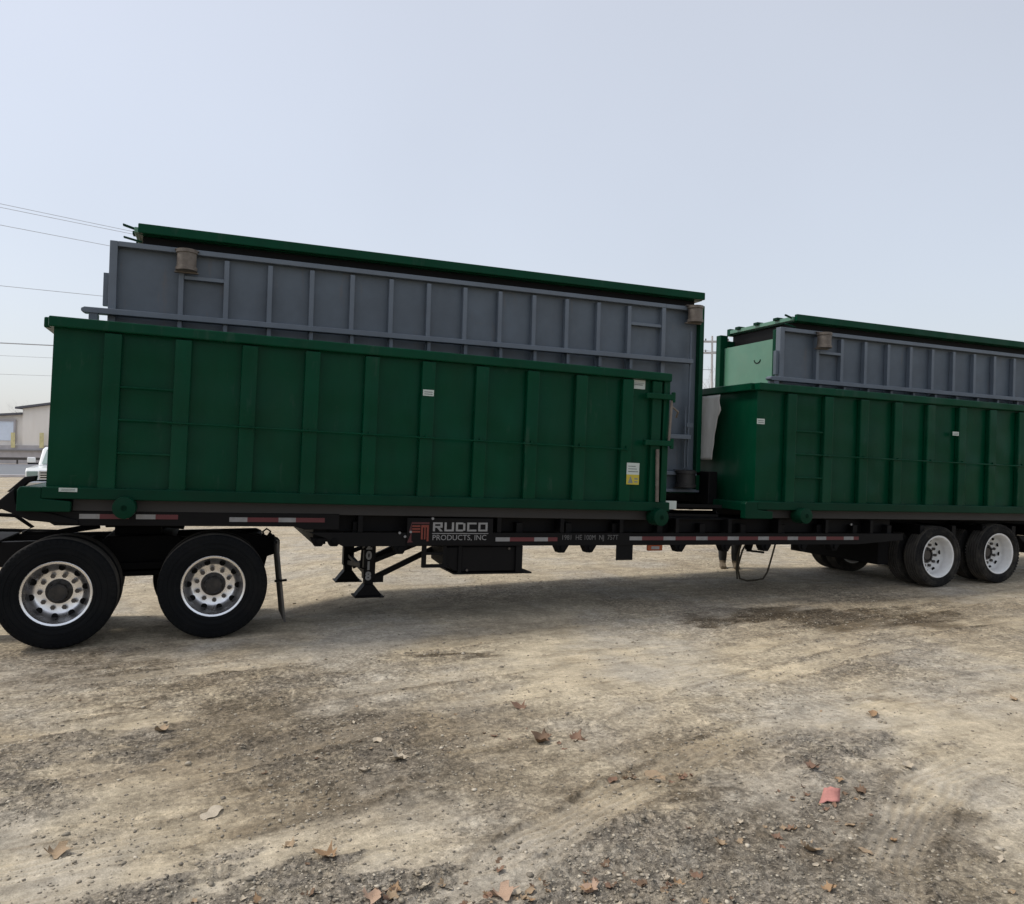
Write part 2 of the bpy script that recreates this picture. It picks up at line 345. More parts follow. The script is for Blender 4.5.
def build_ground():
    dense = np.linspace(-.80, .80, 1050)
    coarse = np.linspace(.80, 2 * PI - .80, 44)[1:-1]
    ang = np.concatenate([dense, coarse]) + YAW
    rad = np.concatenate([np.geomspace(.25, 2.7, 14)[:-1], np.geomspace(2.7, 15, 640)[:-1], np.geomspace(15, 60, 170)[:-1], np.geomspace(60, 7000, 40)])
    A, R = np.meshgrid(ang, rad)
    x = CAM.x + R * np.sin(A); y = CAM.y + R * np.cos(A)
    z = height(x, y); z[R > 400] = -.02
    na, nr = len(ang), len(rad)
    co = np.stack([x, y, z], -1).reshape(-1, 3).astype(np.float32)
    co = np.vstack([co, [[CAM.x, CAM.y, -.01]]]).astype(np.float32)
    i = np.arange(nr - 1)[:, None] * na; k = np.arange(na)[None, :]; k2 = (k + 1) % na
    q = np.stack([i + k, i + k2, i + na + k2, i + na + k], -1)[:, :, ::-1].reshape(-1, 4)
    t = np.stack([np.full(na, nr * na), np.arange(na), (np.arange(na) + 1) % na], -1)[:, ::-1]
    loops = np.concatenate([q.ravel(), t.ravel()]).astype(np.int32)
    tot = np.concatenate([np.full(len(q), 4), np.full(len(t), 3)]).astype(np.int32)
    st = np.concatenate([[0], np.cumsum(tot)[:-1]]).astype(np.int32)
    me = bpy.data.meshes.new('ground'); me.vertices.add(len(co)); me.vertices.foreach_set('co', co.ravel())
    me.loops.add(len(loops)); me.loops.foreach_set('vertex_index', loops)
    me.polygons.add(len(tot)); me.polygons.foreach_set('loop_start', st); me.polygons.foreach_set('loop_total', tot)
    me.polygons.foreach_set('use_smooth', np.ones(len(tot), bool)); me.update(); me.validate()
    for nm, lst, sd in (('damp', DAMP, 101), ('stony', GRAV, 5), ('pale', PALE, 151)):
        at = me.attributes.new(nm, 'FLOAT', 'POINT'); at.data.foreach_set('value', mask(co[:, 0].astype(float), co[:, 1].astype(float), lst, sd).astype(np.float32))
    at = me.attributes.new('rough', 'FLOAT', 'POINT'); at.data.foreach_set('value', rough_mask(co[:, 0].astype(float), co[:, 1].astype(float)).astype(np.float32))
    gx, gy = co[:, 0].astype(float), co[:, 1].astype(float); ins, lug, edge = track(gx, gy)
    for nm, v in (('track', ins), ('lug', lug), ('edge', edge)):
        at = me.attributes.new(nm, 'FLOAT', 'POINT'); at.data.foreach_set('value', v.astype(np.float32))
    me.attributes['rough'].data.foreach_set('value', (rough_mask(gx, gy) * (1 - .7 * ins)).astype(np.float32))
    o = bpy.data.objects.new('ground', me); COL.objects.link(o); return o

def ground_mat():
    m = bpy.data.materials.new('packed_dirt'); m.use_nodes = True; t = m.node_tree; N = t.nodes; K = t.links.new
    b = N['Principled BSDF']; b.inputs['Roughness'].default_value = .92; b.inputs['Specular IOR Level'].default_value = .2
    geo = N.new('ShaderNodeNewGeometry')
    def noise(s, d=8, r=.6, stretch=None, rot=0):
        n = N.new('ShaderNodeTexNoise'); n.inputs['Scale'].default_value = s; n.inputs['Detail'].default_value = d; n.inputs['Roughness'].default_value = r
        if stretch:
            mp = N.new('ShaderNodeMapping'); mp.inputs['Scale'].default_value = stretch; mp.inputs['Rotation'].default_value = (0, 0, rot)
            K(geo.outputs['Position'], mp.inputs['Vector']); K(mp.outputs[0], n.inputs['Vector'])
        else: K(geo.outputs['Position'], n.inputs['Vector'])
        return n.outputs['Fac']
    def rng(v, a, b_, c=0., d=1.):
        r = N.new('ShaderNodeMapRange'); r.interpolation_type = 'SMOOTHSTEP'
        for nm, x in zip(('From Min', 'From Max', 'To Min', 'To Max'), (a, b_, c, d)): r.inputs[nm].default_value = x
        K(v, r.inputs['Value']); return r.outputs[0]
    def mix(a, b_, f, mode='MIX'):
        x = N.new('ShaderNodeMix'); x.data_type = 'RGBA'; x.blend_type = mode
        for s, v in (('A', a), ('B', b_), ('Factor', f)):
            if isinstance(v, tuple): x.inputs[s].default_value = (*v, 1)
            elif isinstance(v, float): x.inputs[s].default_value = v
            else: K(v, x.inputs[s])
        return x.outputs['Result']
    def attr(n):
        a = N.new('ShaderNodeAttribute'); a.attribute_name = n; return a.outputs['Fac']
    def math_(op, a, b_):
        x = N.new('ShaderNodeMath'); x.operation = op; x.use_clamp = True
        for i, v in enumerate((a, b_)):
            if isinstance(v, float): x.inputs[i].default_value = v
            else: K(v, x.inputs[i])
        return x.outputs[0]
    rg = attr('rough')
    c = mix((.480, .412, .300), (.390, .326, .232), rng(noise(.8, 10, .62), .36, .66))
    c = mix(c, (.545, .470, .345), math_('MULTIPLY', rng(noise(1.4, 9, .65), .33, .60), attr('pale')))
    c = mix(c, (.42, .388, .332), math_('MULTIPLY', rng(noise(.5, 8, .6), .46, .62), .7))
    # darker loose soil where the surface is broken
    c = mix(c, (.235, .193, .140), math_('MULTIPLY', math_('MULTIPLY', rg, rng(noise(5, 10, .74), .36, .58)), .75))
    # streaks dragged along the driving direction
    c = mix(c, (.60, .57, .53), math_('MULTIPLY', rng(noise(6, 9, .72, (.16, 1.5, 1), -.25), .50, .66), .45), 'MULTIPLY')
    c = mix(c, (1.22, 1.2, 1.15), math_('MULTIPLY', rng(noise(5, 9, .72, (.15, 1.4, 1), -.22), .52, .66), .65), 'MULTIPLY')
    dm = math_('MULTIPLY', attr('damp'), rng(noise(5, 9, .7), .25, .5, .45, 1.))
    c = mix(c, (.33, .30, .265), dm, 'MULTIPLY')
    st = math_('MULTIPLY', attr('stony'), rng(noise(6, 8, .7), .3, .58))
    c = mix(c, (.225, .205, .178), math_('MULTIPLY', st, .7))
    tk = attr('track'); c = mix(c, (1.16, 1.16, 1.15), math_('MULTIPLY', tk, rng(noise(5, 6, .7), .3, .6)), 'MULTIPLY')
    c = mix(c, (.80, .775, .74), math_('MULTIPLY', math_('SUBTRACT', tk, attr('lug')), .75), 'MULTIPLY')
    c = mix(c, (.74, .71, .67), math_('MULTIPLY', attr('edge'), rng(noise(9, 6, .7), .35, .6)), 'MULTIPLY')
    # crumbs and grains
    vo = N.new('ShaderNodeTexVoronoi'); vo.inputs['Scale'].default_value = 48; K(geo.outputs['Position'], vo.inputs['Vector'])
    g1 = rng(vo.outputs['Color'], .05, .95, .55, 1.45); c = mix(c, g1, math_('MULTIPLY', rg, .8), 'MULTIPLY')
    g2 = rng(noise(130, 4, .7), .3, .7, .68, 1.32); c = mix(c, g2, .62, 'MULTIPLY')
    g3 = rng(noise(22, 9, .76), .36, .64, .50, 1.5); c = mix(c, g3, math_('ADD', math_('MULTIPLY', rg, .75), .15), 'MULTIPLY')
    g4 = rng(noise(4.2, 10, .7), .36, .64, .78, 1.22); c = mix(c, g4, .75, 'MULTIPLY')
    chip = rng(noise(36, 5, .62), .64, .70); c = mix(c, (.66, .59, .46), math_('MULTIPLY', chip, math_('ADD', math_('MULTIPLY', rg, .8), .10)))
    spk = rng(noise(75, 4, .6), .36, .28); c = mix(c, (.10, .085, .065), math_('MULTIPLY', spk, math_('ADD', math_('MULTIPLY', rg, .6), .12)))
    K(c, b.inputs['Base Color'])
    b1 = N.new('ShaderNodeBump'); b1.inputs['Distance'].default_value = .022; K(math_('ADD', math_('MULTIPLY', rg, .75), .15), b1.inputs['Strength']); K(noise(30, 8, .7), b1.inputs['Height'])
    b2 = N.new('ShaderNodeBump'); b2.inputs['Distance'].default_value = .006; b2.inputs['Strength'].default_value = .55; K(noise(120, 5, .7), b2.inputs['Height']); K(b1.outputs[0], b2.inputs['Normal'])
    K(b2.outputs[0], b.inputs['Normal'])
    return m
gr = build_ground(); gr.data.materials.append(ground_mat()); gr['kind'] = 'structure'

ROADM = mat('pale_asphalt', (.155, .165, .180), .85, var=.1, vscale=.4)
rd = MB()
def quad(m, pts): m.add(pts, [(0, 1, 2, 3)])
quad(rd, [B(-260, 52, .03), B(90, 52, .03), B(90, 88, .03), B(-260, 88, .03)])
tag(rd.build('road', ROADM), kind='structure')
kb = MB()
for d0, d1 in ((51.2, 52), (88, 88.6)):
    a = [B(-260, d0, .0), B(90, d0, .0), B(90, d1, .0), B(-260, d1, .0)]
    kb.add(a + [p + Vector((0, 0, .15)) for p in a], [(3, 2, 1, 0), (4, 5, 6, 7), (0, 1, 5, 4), (1, 2, 6, 5), (2, 3, 7, 6), (3, 0, 4, 7)])
tag(kb.build('kerb', CONC), kind='structure')

# ------------------------------------------------------------------ stones
def ground_z(x, y): return height(np.array([float(x)]), np.array([float(y)]))[0]
def stones():
    ico = bmesh.new(); bmesh.ops.create_icosphere(ico, subdivisions=1, radius=1); ico.verts.ensure_lookup_table()
    base = np.array([v.co[:] for v in ico.verts]); fc = np.array([[v.index for v in f.verts] for f in ico.faces]); ico.free()
    rng = np.random.default_rng(5)
    n = 240000
    u = rng.uniform(-.78, .78, n) + YAW; d = 2.6 + 13 * rng.random(n) ** 1.7
    x = CAM.x + d * np.sin(u); y = CAM.y + d * np.cos(u)
    dens = .07 + .55 * mask(x, y, GRAV, 5) + .30 * rough_mask(x, y) + .30 * np.clip(fbm(x, y, .5, 3, 91) * 4 - 2.3, 0, 1)
    k = rng.random(n) < dens * .55
    x, y = x[k], y[k]; n = len(x)
    s = .0026 + .0085 * rng.random(n) ** 3.2 + .011 * (rng.random(n) > .97) * rng.random(n)
    z = height(x, y) + s * .25
    th = rng.random(n) * 2 * PI; sc = rng.uniform(.55, 1.45, (n, 3)) * np.array([1, 1, .45])
    v = base[None] * (1 + rng.uniform(-.40, .34, (n, len(base), 1))) * sc[:, None] * s[:, None, None]
    c, si = np.cos(th)[:, None], np.sin(th)[:, None]
    vx = v[..., 0] * c - v[..., 1] * si + x[:, None]; vy = v[..., 0] * si + v[..., 1] * c + y[:, None]; vz = v[..., 2] + z[:, None]
    co = np.stack([vx, vy, vz], -1).reshape(-1, 3); f = (fc[None] + (np.arange(n) * len(base))[:, None, None]).reshape(-1, 3)
    me = bpy.data.meshes.new('gravel'); me.vertices.add(len(co)); me.vertices.foreach_set('co', co.astype(np.float32).ravel())
    me.loops.add(f.size); me.loops.foreach_set('vertex_index', f.astype(np.int32).ravel()); me.polygons.add(len(f))
    me.polygons.foreach_set('loop_start', (np.arange(len(f)) * 3).astype(np.int32)); me.polygons.foreach_set('loop_total', np.full(len(f), 3, np.int32)); me.update(); me.validate()
    at = me.attributes.new('tone', 'FLOAT', 'POINT'); at.data.foreach_set('value', np.repeat(rng.random(n), len(base)).astype(np.float32))
    m = bpy.data.materials.new('pebbles'); m.use_nodes = True; t = m.node_tree
    a = t.nodes.new('ShaderNodeAttribute'); a.attribute_name = 'tone'; r = t.nodes.new('ShaderNodeValToRGB')
    r.color_ramp.elements[0].color = (.17, .15, .12, 1); r.color_ramp.elements[1].color = (.56, .50, .40, 1)
    e = r.color_ramp.elements.new(.6); e.color = (.29, .25, .19, 1); e = r.color_ramp.elements.new(.85); e.color = (.38, .335, .26, 1)
    t.links.new(a.outputs['Fac'], r.inputs[0]); b = t.nodes['Principled BSDF']; t.links.new(r.outputs[0], b.inputs['Base Color']); b.inputs['Roughness'].default_value = .9
    me.materials.append(m); o = bpy.data.objects.new('gravel', me); COL.objects.link(o)
    tag(o, 'loose small stones and crumbs of dirt strewn over the packed yard', 'gravel', kind='stuff')
stones()

# ------------------------------------------------------------------ wheels
def tyre_profile(D, w, rim_r):
    R = D / 2; h = w / 2
    p = [(rim_r - .012, -h * .80), (rim_r + .012, -h * .88), (rim_r + .05, -h * .99), ((R + rim_r) / 2, -h * 1.04), (R - .06, -h * .99), (R - .035, -h * .97), (R - .022, -h * .94), (R - .004, -h * .80)]
    for g in (-.52, -.18, .18, .52):
        c = g * h; p += [(R - .001, c - .009), (R - .014, c - .006), (R - .014, c + .006), (R - .001, c + .009)]
    p += [(R - .004, h * .80), (R - .022, h * .94), (R - .035, h * .97), (R - .06, h * .99), ((R + rim_r) / 2, h * 1.04), (rim_r + .05, h * .99), (rim_r + .012, h * .88), (rim_r - .012, h * .80)]
    return p
def make_wheel(D, w, parent, loc, out, deep, rub, rimm, hub, rim_r=.292, hubmat=None, nm='wheel'):
    """out = -1 when the outer face looks towards -Y; deep = how far the disc sits inside the rim edge (negative: bulging inner wheel)"""
    m = MB(); h = w / 2; e = out * h * .84
    o = lambda k: e - out * k
    m.lathe([(rim_r + .016, o(.012)), (rim_r + .018, o(.0)), (rim_r + .006, o(-.008)), (rim_r - .012, o(-.002)), (rim_r - .020, o(.018)), (rim_r - .030, o(.05)),
             (rim_r - .038, o(deep * .6)), (rim_r - .048, o(deep * .85)), (.212, o(deep + .012)), (.195, o(deep + .02)), (.120, o(deep + .02)), (.0, o(deep + .02))], (0, 0, 0), n=48, caps=False)
    m.lathe([(rim_r + .014, -e), (rim_r - .03, -e), (rim_r - .04, 0), (rim_r - .045, o(deep))], (0, 0, 0), n=48, caps=False)
    m.m = 1
    for k in range(10):
        a = 2 * PI * (k + .3) / 10
        c = Vector((math.cos(a) * .229, o(deep - .016), math.sin(a) * .229))
        m.lathe([(.029, -.003), (.029, .003)], c, n=14)
    wobj = m.build(nm, [rimm, HOLE], parent, smooth=True, loc=loc)
    tb = MB(); tb.lathe(tyre_profile(D, w, rim_r), (0, 0, 0), n=72, closed=True)
    for sgn in (-1, 1):
        for k in range(56):
            a = 2 * PI * k / 56; ca, sa = math.cos(a), math.sin(a); ca2, sa2 = math.cos(a + .062), math.sin(a + .062); R_ = D / 2; yy = sgn * w / 2
            q = [(ra * cc, ya, ra * sc_) for ra, ya in ((R_ - .052, yy * .985), (R_ - .016, yy * .93)) for cc, sc_ in ((ca, sa), (ca2, sa2))]
            q2 = [(x * 1.001, y_ + sgn * .007, z * 1.001) for x, y_, z in q]
            tb.add(q + q2, [(0, 1, 3, 2), (4, 6, 7, 5), (0, 4, 5, 1), (2, 3, 7, 6), (0, 2, 6, 4), (1, 5, 7, 3)])
        rm = (D / 2 + rim_r) / 2
        for r_, t_ in ((rm + .022, .004), (rm - .03, .004), (rim_r + .035, .005)):
            yb = sgn * w / 2 * (1.035 if r_ > rim_r + .04 else .96)
            tb.lathe([(r_ - .005, yb), (r_ - .003, yb + sgn * t_), (r_ + .003, yb + sgn * t_), (r_ + .005, yb)], (0, 0, 0), n=72, caps=False)
        R3 = random.Random(4)
        for base in (.6, 2.7, 4.8):
            for k in range(9):
                if R3.random() < .15: continue
                a = base + k * .075; q = []
                for ra in (rm - .018, rm + .012):
                    for aa in (a, a + R3.uniform(.035, .055)): q.append((ra * math.cos(aa), sgn * w / 2 * 1.03, ra * math.sin(aa)))
                q2 = [(x, y_ + sgn * .0045, z) for x, y_, z in q]
                tb.add(q + q2, [(0, 1, 3, 2), (4, 6, 7, 5), (0, 4, 5, 1), (2, 3, 7, 6), (0, 2, 6, 4), (1, 5, 7, 3)])
    ty = tb.build('tyre', [rub, TREAD], wobj, smooth=True)
    for p in ty.data.polygons:
        if math.hypot(p.center.x, p.center.z) > D / 2 - .0125: p.material_index = 1
    if hub:
        hb = MB(); d = deep + .02
        hb.lathe([(.118, o(d)), (.112, o(d - .02)), (.082, o(d - .03)), (.078, o(d - hub)), (.066, o(d - hub - .012)), (.0, o(d - hub - .014))], (0, 0, 0), n=28)
        for k in range(8):
            a = 2 * PI * k / 8; hb.lathe([(.011, -.01), (.011, .01)], (math.cos(a) * .098, o(d - .03), math.sin(a) * .098), n=8)
        hb.build('hub', hubmat or HUBM, wobj, smooth=True)
        ln = MB()
        for k in range(10):
            a = 2 * PI * k / 10; c = (math.cos(a) * .1555, o(d - .016), math.sin(a) * .1555)
            ln.lathe([(.023, -.016), (.021, .0), (.019, .018)], c, n=6)
        ln.build('lug_nut', STEEL, wobj, smooth=True, split=True)
    return wobj
def rot_copy(w, parent, loc, ang):
    c = dup(w, parent); c.location = loc; c.rotation_euler = (0, ang, 0); return c

# ------------------------------------------------------------------ truck tractor (rear part) under the gooseneck
TR = thing('truck_tractor', 'black truck tractor whose rear frame and aluminium wheels carry the trailer front', 'truck', (0, 0, 0))
WD, WW = 1.03, .27
x1, x2 = .150, 1.513
def tractor_wheels():
    a = make_wheel(WD, WW, TR, (x1, .165, WD / 2 - .006), -1, .13, RUBBER, ALU, .10, nm='wheel')
    rot_copy(a, TR, (x2, .165, WD / 2 - .006), .25)
    b = make_wheel(WD, WW, TR, (x1, .49, WD / 2 - .006), 1, .12, RUBBER, ALU, 0, nm='wheel')
    rot_copy(b, TR, (x2, .49, WD / 2 - .006), .4)
    for x in (x1, x2):
        i = rot_copy(a, TR, (x - .14, 2.275, WD / 2 - .176), .1); i.rotation_euler = (0, 0, PI)
        i = rot_copy(b, TR, (x - .14, 1.95, WD / 2 - .166), .1); i.rotation_euler = (0, 0, PI)
tractor_wheels()
m = MB()
for y in (.78, 1.58):
    m.prism_xz([(-3.2, .68), (-3.2, .93), (2.0, .93), (2.06, .90), (2.06, .74), (1.8, .68)], y, y + .08)
for x in (-2.6, -1.2, .15, .85, 1.5, 1.98): m.box(x - .07, x + .07, .86, 1.58, .74, .90)
m.build('chassis_frame', BLACK, TR, bevel=.008, split=True)
m = MB()
for x in (x1, x2): m.tube([(x, .3, .515), (x - .1, 2.14, .40)], .085, 12); m.lathe([(.02, -.2), (.17, -.14), (.2, 0), (.17, .14), (.02, .2)], (x, 1.22, .52), n=20)
m.build('axle', BLACKM, TR, smooth=True, split=True)
m = MB()
m.prism_xz([(.46, .90), (.60, .60), (1.08, .60), (1.2, .90), (1.2, .95), (.46, .95)], .70, .77)
m.prism_xz([(.42, .84), (.60, .60), (1.08, .60), (1.25, .84), (1.25, .88), (.42, .88)], 1.67, 1.74)
for y in (.62, 1.74): m.box(.5, 1.17, y, y + .08, .56, .64)
m.box(x1 + .2, x2 - .2, .62, .72, .60, .70); m.box(-.1, .4, .64, .72, .62, .7); m.box(1.35, 1.75, .64, .72, .58, .66)
for x in (x1 + .24, x2 + .26): m.lathe([(.02, -.10), (.12, -.08), (.13, .02), (.11, .1), (.02, .12)], (x, .95, .84), axis='Z', n=18)
m.build('suspension', BLACKM, TR, bevel=.01, split=True)
m = MB()
m.prism_xz([(.47, 1.07), (.52, 1.12), (.60, 1.135), (.95, 1.135), (1.10, 1.09), (1.22, 1.03), (1.22, 1.01), (.95, 1.05), (.47, 1.05)], .78, 1.66)
m.prism_xz([(.45, .932), (.5, .965), (1.1, .965), (1.15, .932)], .70, 1.74)
m.box(.55, 1.0, .86, .98, .95, 1.05); m.box(.55, 1.0, 1.46, 1.58, .95, 1.05)
m.build('fifth_wheel', BLACKM, TR, bevel=.012)
m = MB(); m.prism_xz([(1.40, .985), (1.72, 1.0), (2.0, .945), (2.18, .90), (2.18, .77), (2.05, .73), (2.0, .52), (1.9, .60), (1.7, .86), (1.5, .95)], .50, .78)
m.tube([(2.02, .45, .94), (2.0, .45, 1.0), (2.04, .45, 1.03), (2.08, .45, 1.0), (2.05, .45, .95)], .012, 6)
m.build('quarter_bracket', BLACKM, TR, bevel=.01)
m = MB()
m.bar((2.10, -.0, .93), (2.10, .85, .93), .03); fl = m.build('mudflap_bracket', BLACKM, TR)
m = MB(); m.add([(2.105, .0, .95), (2.105, .64, .95), (2.185, .64, .12), (2.185, .0, .12), (2.125, .0, .95), (2.125, .64, .95), (2.205, .64, .12), (2.205, .0, .12)],
       [(0, 1, 2, 3), (7, 6, 5, 4), (0, 4, 5, 1), (1, 5, 6, 2), (2, 6, 7, 3), (3, 7, 4, 0)])
m.build('mudflap', mat('grey_mudflap_rubber', (.05, .048, .045), .8, var=.2, dirt=(.14, .12, .09), dirt_amt=.5), TR)
m = MB(); m.bar((2.09, .0, .54), (2.21, .0, .545), .022); m.build('mudflap_weight', BLACKM, TR)
m = MB(); m.tube([(-.9, .9, 1.05), (-.6, .9, 1.2), (-.35, .9, 1.18), (-.2, .9, 1.06), (-.3, .92, 1.0), (.1, .95, 1.0), (.4, 1.0, 1.04)], .02, 8)
m.tube([(-.9, 1.0, 1.0), (-.5, 1.0, 1.03), (0, 1.05, 1.0), (.35, 1.05, 1.06)], .017, 8); m.build('air_hose', BLACKM, TR, smooth=True, split=True)
m = MB(); m.box(-3.2, -.45, .70, 1.74, .935, .95); m.build('deck_plate', BLACKM, TR)

# ------------------------------------------------------------------ trailer
FT = thing('container_trailer', 'long black roll off trailer with red and white tape carrying two pairs of green containers', 'trailer', load(0, 0, 0), (0, TH, 0))
XE = 15.0
m = MB()
for y in (.72, 1.60):
    m.prism_xz([(-.05, 1.17), (-.15, 1.26), (-.15, 1.275), (XE, 1.275), (XE, 1.04), (12.9, .98), (10.3, .98), (9.8, .95), (2.75, .95), (2.25, 1.15)], y, y + .06)
    m.box(2.5, XE, y - .06, y + .12, .925, .95)
m.build('main_beam', BLACK, FT, bevel=.006, split=True)
m = MB()
for x in list(np.arange(.3, 2.4, .5)): m.box(x - .04, x + .04, .1, 2.34, 1.165, 1.255)
for x in list(np.arange(2.9, XE, .62)): m.box(x - .04, x + .04, .1, 2.34, 1.03, 1.20)
m.box(2.45, 2.58, .1, 2.34, .96, 1.25)
m.build('cross_member', BLACK, FT, bevel=.006, split=True)
m = MB()
for ya, yb in ((.015, .07), (2.37, 2.425)):
    m.prism_xz([(.10, 1.15), (-.05, 1.25), (-.05, 1.285), (2.7, 1.285), (2.7, 1.12), (2.35, 1.12), (2.25, 1.15)], ya, yb)
    m.prism_xz([(2.25, 1.14), (2.60, 1.02), (2.75, .945), (9.7, .945), (10.5, 1.0), (10.5, 1.09), (2.4, 1.09)], ya, yb)
m.build('side_rail', BLACK, FT, bevel=.005, split=True)
m = MB()
m.prism_xz([(2.6, 1.085), (2.6, 1.27), (10.45, 1.27), (10.45, 1.085)], .20, .23)
for x in np.arange(2.9, 10.4, .78): m.prism_xz([(x, 1.09), (x + .05, 1.09), (x + .05, 1.27), (x, 1.27)], .03, .20)
m.build('web_plate', BLACK, FT, bevel=.004, split=True)
m = MB()
m.prism_xz([(-.23, 1.49), (-.36, 1.36), (-.33, 1.30), (-.10, 1.195), (.30, 1.155), (.30, 1.20), (.05, 1.275), (-.10, 1.29), (-.21, 1.35)], .0, 2.42)
m.prism_xz([(-.30, 1.30), (-.62, 1.20), (-.66, 1.23), (-.33, 1.36)], .55, .62)
m.prism_xz([(-.30, 1.30), (-.62, 1.20), (-.66, 1.23), (-.33, 1.36)], 1.8, 1.87)
m.prism_xz([(-.34, 1.44), (-.20, 1.585), (-.10, 1.60), (-.11, 1.55), (-.17, 1.53), (-.25, 1.44)], .25, .34)
m.prism_xz([(-.34, 1.44), (-.20, 1.585), (-.10, 1.60), (-.11, 1.55), (-.17, 1.53), (-.25, 1.44)], 2.1, 2.19)
m.build('nose_bolster', BLACK, FT, bevel=.01, split=True)
m = MB(); m.box(6.45, 8.0, .12, 2.3, 1.252, 1.262); m.build('deck_plate', BLACK, FT)
m = MB(); m.box(6.65, 7.9, 1.95, 1.99, 1.27, 1.47); m.build('slit_cover', BLACK, FT)  # added upright plate, blocks the bright slit showing above the deck
# tape: short red and white lengths along the near and far rails
m = MB()
def tape(xs, z0, z1, y0, y1):
    m = MB(); x = xs[0]; k = 0
    while x < xs[1]:
        w = .30 if k % 2 else .17
        m.m = 0 if k % 2 else 1
        m.box(x, min(x + w, xs[1]), y0, y1, z0(x), z1(x)); x += w; k += 1
    m.build('reflective_tape', [RED, WHITE], FT)
tape((.30, .72), lambda x: 1.215, lambda x: 1.26, .011, .015); tape((.78, 1.15), lambda x: 1.215, lambda x: 1.26, .011, .015)
tape((1.62, 2.55), lambda x: 1.195, lambda x: 1.24, .011, .015)
tape((4.44, 5.2), lambda x: .995, lambda x: 1.04, .011, .015)
tape((6.15, 9.7), lambda x: 1.005, lambda x: 1.05, .011, .015)
tape((2.9, 9.7), lambda x: 1.0, lambda x: 1.045, 2.425, 2.429)
def text_mesh(s, size, name, matl, parent, loc, sx=1., bold=.0, vertical=False, depth=.001):
    cu = bpy.data.curves.new(name, 'FONT'); cu.body = s; cu.size = size; cu.extrude = depth; cu.offset = bold
    cu.align_x = 'LEFT'; cu.resolution_u = 3
    if vertical: cu.space_line = .86; cu.align_x = 'CENTER'
    o = bpy.data.objects.new(name, cu); COL.objects.link(o); bpy.context.view_layer.update()
    me = bpy.data.meshes.new_from_object(o.evaluated_get(bpy.context.evaluated_depsgraph_get())); bpy.data.objects.remove(o)
    me.materials.clear(); me.materials.append(matl)
    q = bpy.data.objects.new(name, me); COL.objects.link(q); q.parent = parent; q.rotation_euler = (PI / 2, 0, 0); q.scale = (sx, 1, 1); q.location = loc
    return q
# name plate with squared letters
m = MB(); m.box(3.42, 4.40, -.002, .012, .955, 1.25); NP = m.build('name_plate', BLACK, FT, bevel=.003)
m = MB(); t = .024; zb, zt = 1.108, 1.205; lw = .108
def seg(x0, x1_, z0, z1): m.box(x0, x1_, -.006, -.002, z0, z1)
X = 3.705
def vert(x): seg(x, x + t, zb, zt)
def horz(x, z): seg(x + t, x + lw - t, z, z + t * .8)
zs_ = zt - t * .8; zm = (zb + zt) / 2 - t * .4
vert(X); horz(X, zs_); horz(X, zm); seg(X + lw - t, X + lw, zm, zt)                                                 # R
m.add([(X + .045, -.006, zm), (X + .075, -.006, zm), (X + lw + .004, -.006, zb), (X + lw - .028, -.006, zb), (X + .045, -.002, zm), (X + .075, -.002, zm), (X + lw + .004, -.002, zb), (X + lw - .028, -.002, zb)],
      [(0, 1, 2, 3), (7, 6, 5, 4), (0, 4, 5, 1), (1, 5, 6, 2), (2, 6, 7, 3), (3, 7, 4, 0)])
X += .130; vert(X); seg(X + lw - t, X + lw, zb, zt); horz(X, zb)                                                    # U
X += .130; vert(X); seg(X + lw - t, X + lw, zb + .008, zt - .008); horz(X, zb); horz(X, zs_)                        # D
X += .130; vert(X); seg(X + t, X + lw, zb, zb + t * .8); seg(X + t, X + lw, zs_, zt)                                # C
X += .130; vert(X); seg(X + lw - t, X + lw, zb, zt); horz(X, zb); horz(X, zs_)                                      # O
seg(3.70, 4.345, 1.080, 1.088)
m.build('lettering', LETTER, NP)
text_mesh('PRODUCTS, INC', .083, 'lettering', LETTER, NP, (3.70, -.003, 1.012), sx=1.02)
m = MB(); m.prism_xz([(3.44, 1.10), (3.47, 1.205), (3.665, 1.205), (3.665, 1.185), (3.47, 1.185), (3.47, 1.10)], -.004, -.002)
m.prism_xz([(3.425, .985), (3.47, 1.10), (3.47, 1.005), (3.49, .99)], -.004, -.002); m.build('emblem', EMBLEMD, NP)
m = MB()
for z in (1.165, 1.135, 1.105): m.box(3.475, 3.565, -.005, -.002, z - .011, z + .007)
m.prism_xz([(3.575, 1.02), (3.575, 1.175), (3.66, 1.175), (3.66, 1.0), (3.638, 1.0), (3.638, 1.15), (3.625, 1.15), (3.625, 1.02), (3.61, 1.02), (3.61, 1.15), (3.595, 1.15), (3.595, 1.02)], -.005, -.002)
m.build('emblem', EMBLEM, NP)
text_mesh('1981  HE 100M  NJ  757T', .082, 'lettering', mat('faded_lettering', (.10, .10, .10), .6), FT, (5.25, .0135, 1.012), sx=.86)
# landing gear, wound up off the ground
for y, yy in ((.58, .55), (1.70, 1.75)):
    xl = 3.135 if y < 1 else 3.09
    m = MB(); m.box(xl - .065, xl + .065, y - .065, y + .065, .52, 1.12); lg = m.build('landing_leg', BLACK, FT, bevel=.008)
    m = MB(); m.box(xl - .05, xl + .05, y - .05, y + .05, .43, .53)
    m.prism_xz([(xl - .15, .335), (xl - .05, .46), (xl + .05, .46), (xl + .15, .335)], y - .08, y + .08)
    m.box(xl - .165, xl + .165, y - .13, y + .13, .322, .337); m.build('foot', BLACK, lg, bevel=.005)
    if y < 1:
        for k, ch in enumerate('2018'):
            text_mesh(ch, .125, 'lettering', LETTER, lg, (xl - .045, y - .068, .86 - k * .115), bold=.006)
        m = MB(); m.tube([(xl - .07, y - .1, .86), (xl - .10, y - .12, .86), (xl - .11, y - .12, .66), (xl - .05, y - .10, .64)], .013, 8); m.build('crank_handle', BLACKM, lg, smooth=True)
m = MB()
